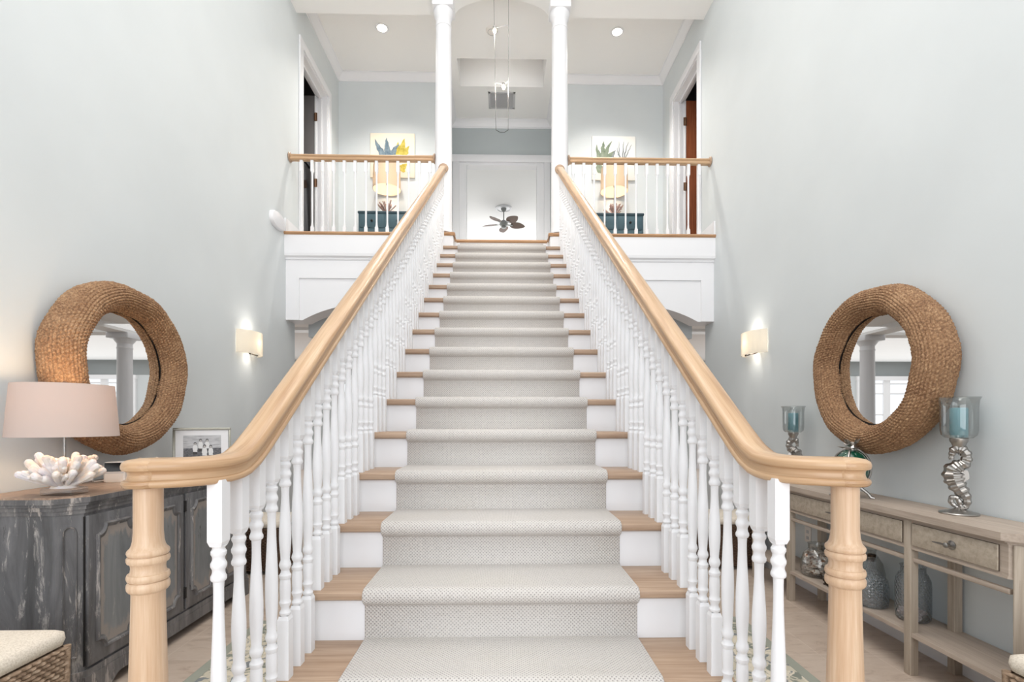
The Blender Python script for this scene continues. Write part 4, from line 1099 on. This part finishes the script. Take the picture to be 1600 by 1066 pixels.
# ------------------------------------------------------------------ wicker stools
def wicker_stool(label, w_, d_, h_, mat):
    """local: centred in plan, floor at 0"""
    t = thing('wicker_stool', label, 'stool', group='wicker stools with cushions')
    q = MB(); hz = h_-.075; rows = 26; nb = 12
    def side(ax, sgn):
        half_u, half_o = (w_/2, d_/2) if ax == 'x' else (d_/2, w_/2)
        NU, NV = nb*10, rows*6; vs = []
        for j in range(NV+1):
            v_ = j/NV; z = .03+(hz-.03)*v_; rr = j/6; row = int(rr)
            for i in range(NU+1):
                u = -1+2*i/NU; ph = (u+1)/2*nb*pi
                wv = (.5+.5*sin(ph*2+(row % 2)*pi))*.010*abs(sin(pi*(rr-row)))**.6+.004*abs(sin(pi*(rr-row)))**.6
                o_ = half_o*(1-.04*(1-v_))+wv
                p = (u*half_u*(1-.04*(1-v_)), sgn*o_) if ax == 'x' else (sgn*o_, u*half_u*(1-.04*(1-v_)))
                vs.append((p[0], p[1], z))
        q.add(vs, [(j*(NU+1)+i, j*(NU+1)+i+1, (j+1)*(NU+1)+i+1, (j+1)*(NU+1)+i) for j in range(NV) for i in range(NU)])
    for ax in 'xy':
        for s_ in (-1, 1): side(ax, s_)
    q.box(-w_/2+.01, w_/2-.01, -d_/2+.01, d_/2-.01, hz-.02, hz-.004)
    for sx_ in (-1, 1):
        for sy_ in (-1, 1): q.tube([(sx_*w_/2*.965, sy_*d_/2*.965, .0), (sx_*w_/2, sy_*d_/2, hz)], .013, 10)
    part('woven_body', q, mat, t, world=False, ang=70)
    c = MB(); rr_ = .03
    def ring(o_, z): 
        pts = []
        for cx0, cy0, a0 in ((w_/2, d_/2, 0), (-w_/2, d_/2, 90), (-w_/2, -d_/2, 180), (w_/2, -d_/2, 270)):
            for k in range(5):
                a = radians(a0+90*k/4); pts.append(((abs(cx0)-rr_)*(1 if cx0 > 0 else -1)+(rr_+o_)*cos(a), (abs(cy0)-rr_)*(1 if cy0 > 0 else -1)+(rr_+o_)*sin(a), z))
        return pts
    c.loft([ring(-.02, hz+.002), ring(.0, hz+.008), ring(.008, hz+.03), ring(.004, hz+.055), ring(-.02, hz+.068)]); cr_ = ring(-.02, hz+.068); c.loft([cr_, [(x*.8, y*.8, hz+.075) for x, y, z in cr_], [(x*.4, y*.4, hz+.077) for x, y, z in cr_]])
    part('seat_cushion', c, 'cushion', t, world=False, ang=60)
    return t
s1 = wicker_stool('greyed wicker stool with cream cushion in front of the sideboard end', .47, .47, .508, 'wicker'); s1.location = (-1.945, 1.765, 0)
dup(s1, (2.015, 1.49, 0), 0, 'greyed wicker stool with cream cushion at the end of the console table')
s2 = wicker_stool('dark brown wicker stool with cream cushion beyond the far end of the console', .46, .46, .47, 'wicker_dark'); s2.location = (2.10, 4.62, 0)
dup(s2, (-2.13, 4.55, 0), 0, 'dark brown wicker stool with cream cushion beyond the far end of the sideboard')

# rugs beside the stairs
for sx, lb in ((-1, 'sage and cream patterned runner rug on the tiles beside the sideboard'), (1, 'sage and cream patterned runner rug on the tiles beside the console table')):
    t = thing('runner_rug', lb, 'rug', (sx*1.18, 1.8, 0), group='runner rugs flanking the stairs')
    part('pile', MB().box(sx*.90, sx*1.54, .3, 3.25, .0005, .010, .003), 'rug', t)
    b = MB(); b.box(sx*1.54, sx*1.60, .24, 3.31, .0005, .009, .002); b.box(sx*.84, sx*.90, .24, 3.31, .0005, .009, .002); b.box(sx*.90, sx*1.54, .24, .30, .0005, .009, .002); b.box(sx*.90, sx*1.54, 3.25, 3.31, .0005, .009, .002)
    part('border', b, 'rug_edge', t)

# ------------------------------------------------------------------ balcony chests, lamps, paintings
def chest():
    t = thing('teal_chest', 'x', 'chest of drawers', group='teal chests on the balcony'); w_, d_, h_ = .38, .36, .84
    part('carcass', MB().box(-w_+.01, w_-.01, .01, d_, .06, h_-.03, .004), 'teal', t, world=False)
    part('top', MB().box(-w_, w_, 0, d_, h_-.03, h_, .006), 'teal_dark', t, world=False)
    for sx_ in (-1, 1):
        for y in (.03, d_-.05): part('leg', MB().box(sx_*w_-sx_*.06, sx_*w_-sx_*.015, y, y+.045, 0, .07), 'teal_dark', t, world=False)
    def dr(x0, x1, z0, z1, knobs):
        d = part('drawer', MB().box(x0, x1, 0, .012, z0, z1, .004), 'teal', t, world=False)
        for k in knobs: 
            kb = part('drawer_knob', MB().ball((k, -.014, (z0+z1)/2), .017, 12, 8).tube([(k, .0, (z0+z1)/2), (k, -.012, (z0+z1)/2)], .008, 8), 'gap', d, world=False)
    dr(-w_+.03, -.008, .61, .79, [-.18]); dr(.008, w_-.03, .61, .79, [.18])
    dr(-w_+.03, w_-.03, .36, .59, [-.18, .18]); dr(-w_+.03, w_-.03, .10, .34, [-.18, .18])
    return t
c1 = chest(); c1['label'] = 'teal chest of drawers under the blue and ochre painting'; c1.location = (-1.63, 7.0, LAND)
dup(c1, (1.63, 7.0, LAND), 0, 'teal chest of drawers under the green and grey painting')
bl_ = table_lamp('linen drum lamp with coral base under the blue and ochre painting', 'linen_shade', 'pink_coral', .195, .188, .37, .70, .07, .14, .008, 26, 1, 'coral lamps on the balcony', rnd=random.Random(21), foot=False)
bl_.location = (-1.64, 7.16, LAND+.84)
dup(bl_, (1.62, 7.16, LAND+.84), 1.1, 'linen drum lamp with coral base under the green and grey painting')
for x in (-1.64, 1.62):
    L = bpy.data.lights.new('balcony_lamp_bulb', 'POINT'); L.energy = 3; L.shadow_soft_size = .05; L.color = (1, .84, .66)
    lo = bpy.data.objects.new('balcony_lamp_glow', L); link(lo); lo.location = (x, 7.16, LAND+.84+.44)
def leafpoly(base, tip, w_, rnd, n_=9, fat=.55):
    b0, t0 = Vector(base), Vector(tip); d = t0-b0; nrm = Vector((-d.y, d.x)).normalized(); L_, R_ = [], []
    for k in range(n_+1):
        u = k/n_; ww = w_*sin(pi*min(1, .12+.88*u**fat))**.8+.002; j = rnd.uniform(-.004, .004)
        c_ = b0+d*u+nrm*(.03*sin(u*3)*rnd.uniform(.6, 1.2)); L_.append(c_+nrm*(ww+j)); R_.append(c_-nrm*(ww-j))
    return L_+R_[::-1]
def painting(x, z, s_, canvas, leaves, label, seed):
    t = thing('canvas_picture', label, 'painting', (x, 7.365, z), group='botanical paintings')
    part('canvas', MB().box(-s_, s_, 0, .022, -s_, s_, .003), canvas, t, world=False); rnd = random.Random(seed)
    for mat, lst in leaves:
        for k_, (b0, t0, w_) in enumerate(lst):
            pl = leafpoly(b0, t0, w_, rnd); y = -.0012-.0004*k_
            part('painted_leaf', MB().add([(p.x, y, p.y) for p in pl], [(k, k+1, len(pl)-2-k, len(pl)-1-k) for k in range(len(pl)//2-1)]), mat, t, world=False)
    return t
painting(-1.605, 5.23, .325, 'canvas', [('leaf_blue', [((-.08, -.05), (-.25, .24), .045), ((-.03, -.06), (-.08, .26), .05), ((.0, -.06), (.10, .17), .042), ((-.10, -.20), (-.24, -.02), .03), ((-.05, -.25), (-.15, -.08), .03)]), ('leaf_yellow', [((.14, -.08), (.09, .20), .055), ((.15, -.08), (.18, .25), .06), ((.17, -.08), (.25, .14), .05), ((.12, -.10), (.02, .02), .035), ((.14, -.24), (.22, -.12), .05)])], 'square painting of slate blue and ochre leaves on the balcony wall', 1)
painting(1.66, 5.225, .325, 'white_canvas', [('leaf_green', [((-.15, -.10), (-.25, .20), .04), ((-.13, -.05), (-.14, .25), .045), ((-.12, -.02), (-.02, .25), .03), ((-.10, -.10), (-.0, .10), .05), ((-.16, -.22), (-.22, -.04), .06)]), ('leaf_grey', [((-.06, -.12), (.03, .12), .045), ((.14, -.12), (.08, .25), .008), ((.15, -.10), (.16, .25), .009), ((.16, -.08), (.22, .24), .008), ((.17, -.10), (.27, .20), .007), ((.13, -.02), (.05, .16), .007)])], 'square painting of grey green leaves and bare twigs on the balcony wall', 2)

# ------------------------------------------------------------------ light
area('entry_fill', (0, -3.42, 2.5), (radians(90), 0, 0), 3.9, 4.6, 160, (.97, .985, 1))  # added panel at the unseen glazing, lights the stairs from behind the camera
area('stair_hall_fill', (0, 2.0, 6.86), (0, 0, 0), 3.6, 5.0, 130, (1, .98, .95))  # added ceiling panel out of view, soft fill for the stair hall
area('lower_far_fill', (0, 13.8, 1.4), (radians(-90), 0, 0), 14, 2.4, 35)  # added panel along the far wall to brighten the lower room
area('lower_overhead_fill', (0, 11.2, 3.0), (0, 0, 0), 14, 5, 120)  # added overhead panel, fill for the lower room and its far wall
area('lower_side_daylight', (-7.8, 10, 1.6), (0, radians(-90), 0), 2.4, 6, 45)  # added side fill; the outer walls have no windows
area('lower_side_fill_b', (7.8, 10, 1.6), (0, radians(90), 0), 2.4, 6, 45)  # matching added fill on the opposite side
area('bedroom_window', (0, 14.4, 4.9), (radians(-90), 0, 0), 5.0, 2.4, 110)
L = bpy.data.lights.new('foyer_fill', 'POINT'); L.energy = 46; L.shadow_soft_size = .45; L.color = (1, .97, .93)  # added bare point light to brighten the side walls, no fitting around it
lo = bpy.data.objects.new('foyer_fill_light', L); link(lo); lo.location = (0, .6, 4.3)
wd = bpy.data.worlds.new('sky'); SC.world = wd; wd.use_nodes = True
wd.node_tree.nodes['Background'].inputs[0].default_value = (.9, .95, 1, 1); wd.node_tree.nodes['Background'].inputs[1].default_value = 1.2

# ------------------------------------------------------------------ camera
cam = bpy.data.cameras.new('camera'); co = bpy.data.objects.new('camera', cam); link(co)
cam.sensor_fit = 'HORIZONTAL'; cam.sensor_width = 36; cam.lens = 780/1600*36
cam.shift_y = (660-533)/1600; cam.clip_start = .05
co.location = (0, 0, 1.31); co.rotation_euler = (radians(90), 0, radians(-1.175))
SC.camera = co
SC.view_settings.view_transform = 'Standard'; SC.view_settings.look = 'None'; SC.view_settings.gamma = 1; SC.view_settings.exposure = .0
SC.cycles.use_denoising = True
SC.cycles.max_bounces = 10; SC.cycles.transparent_max_bounces = 16
SC.cycles.sample_clamp_indirect = 6
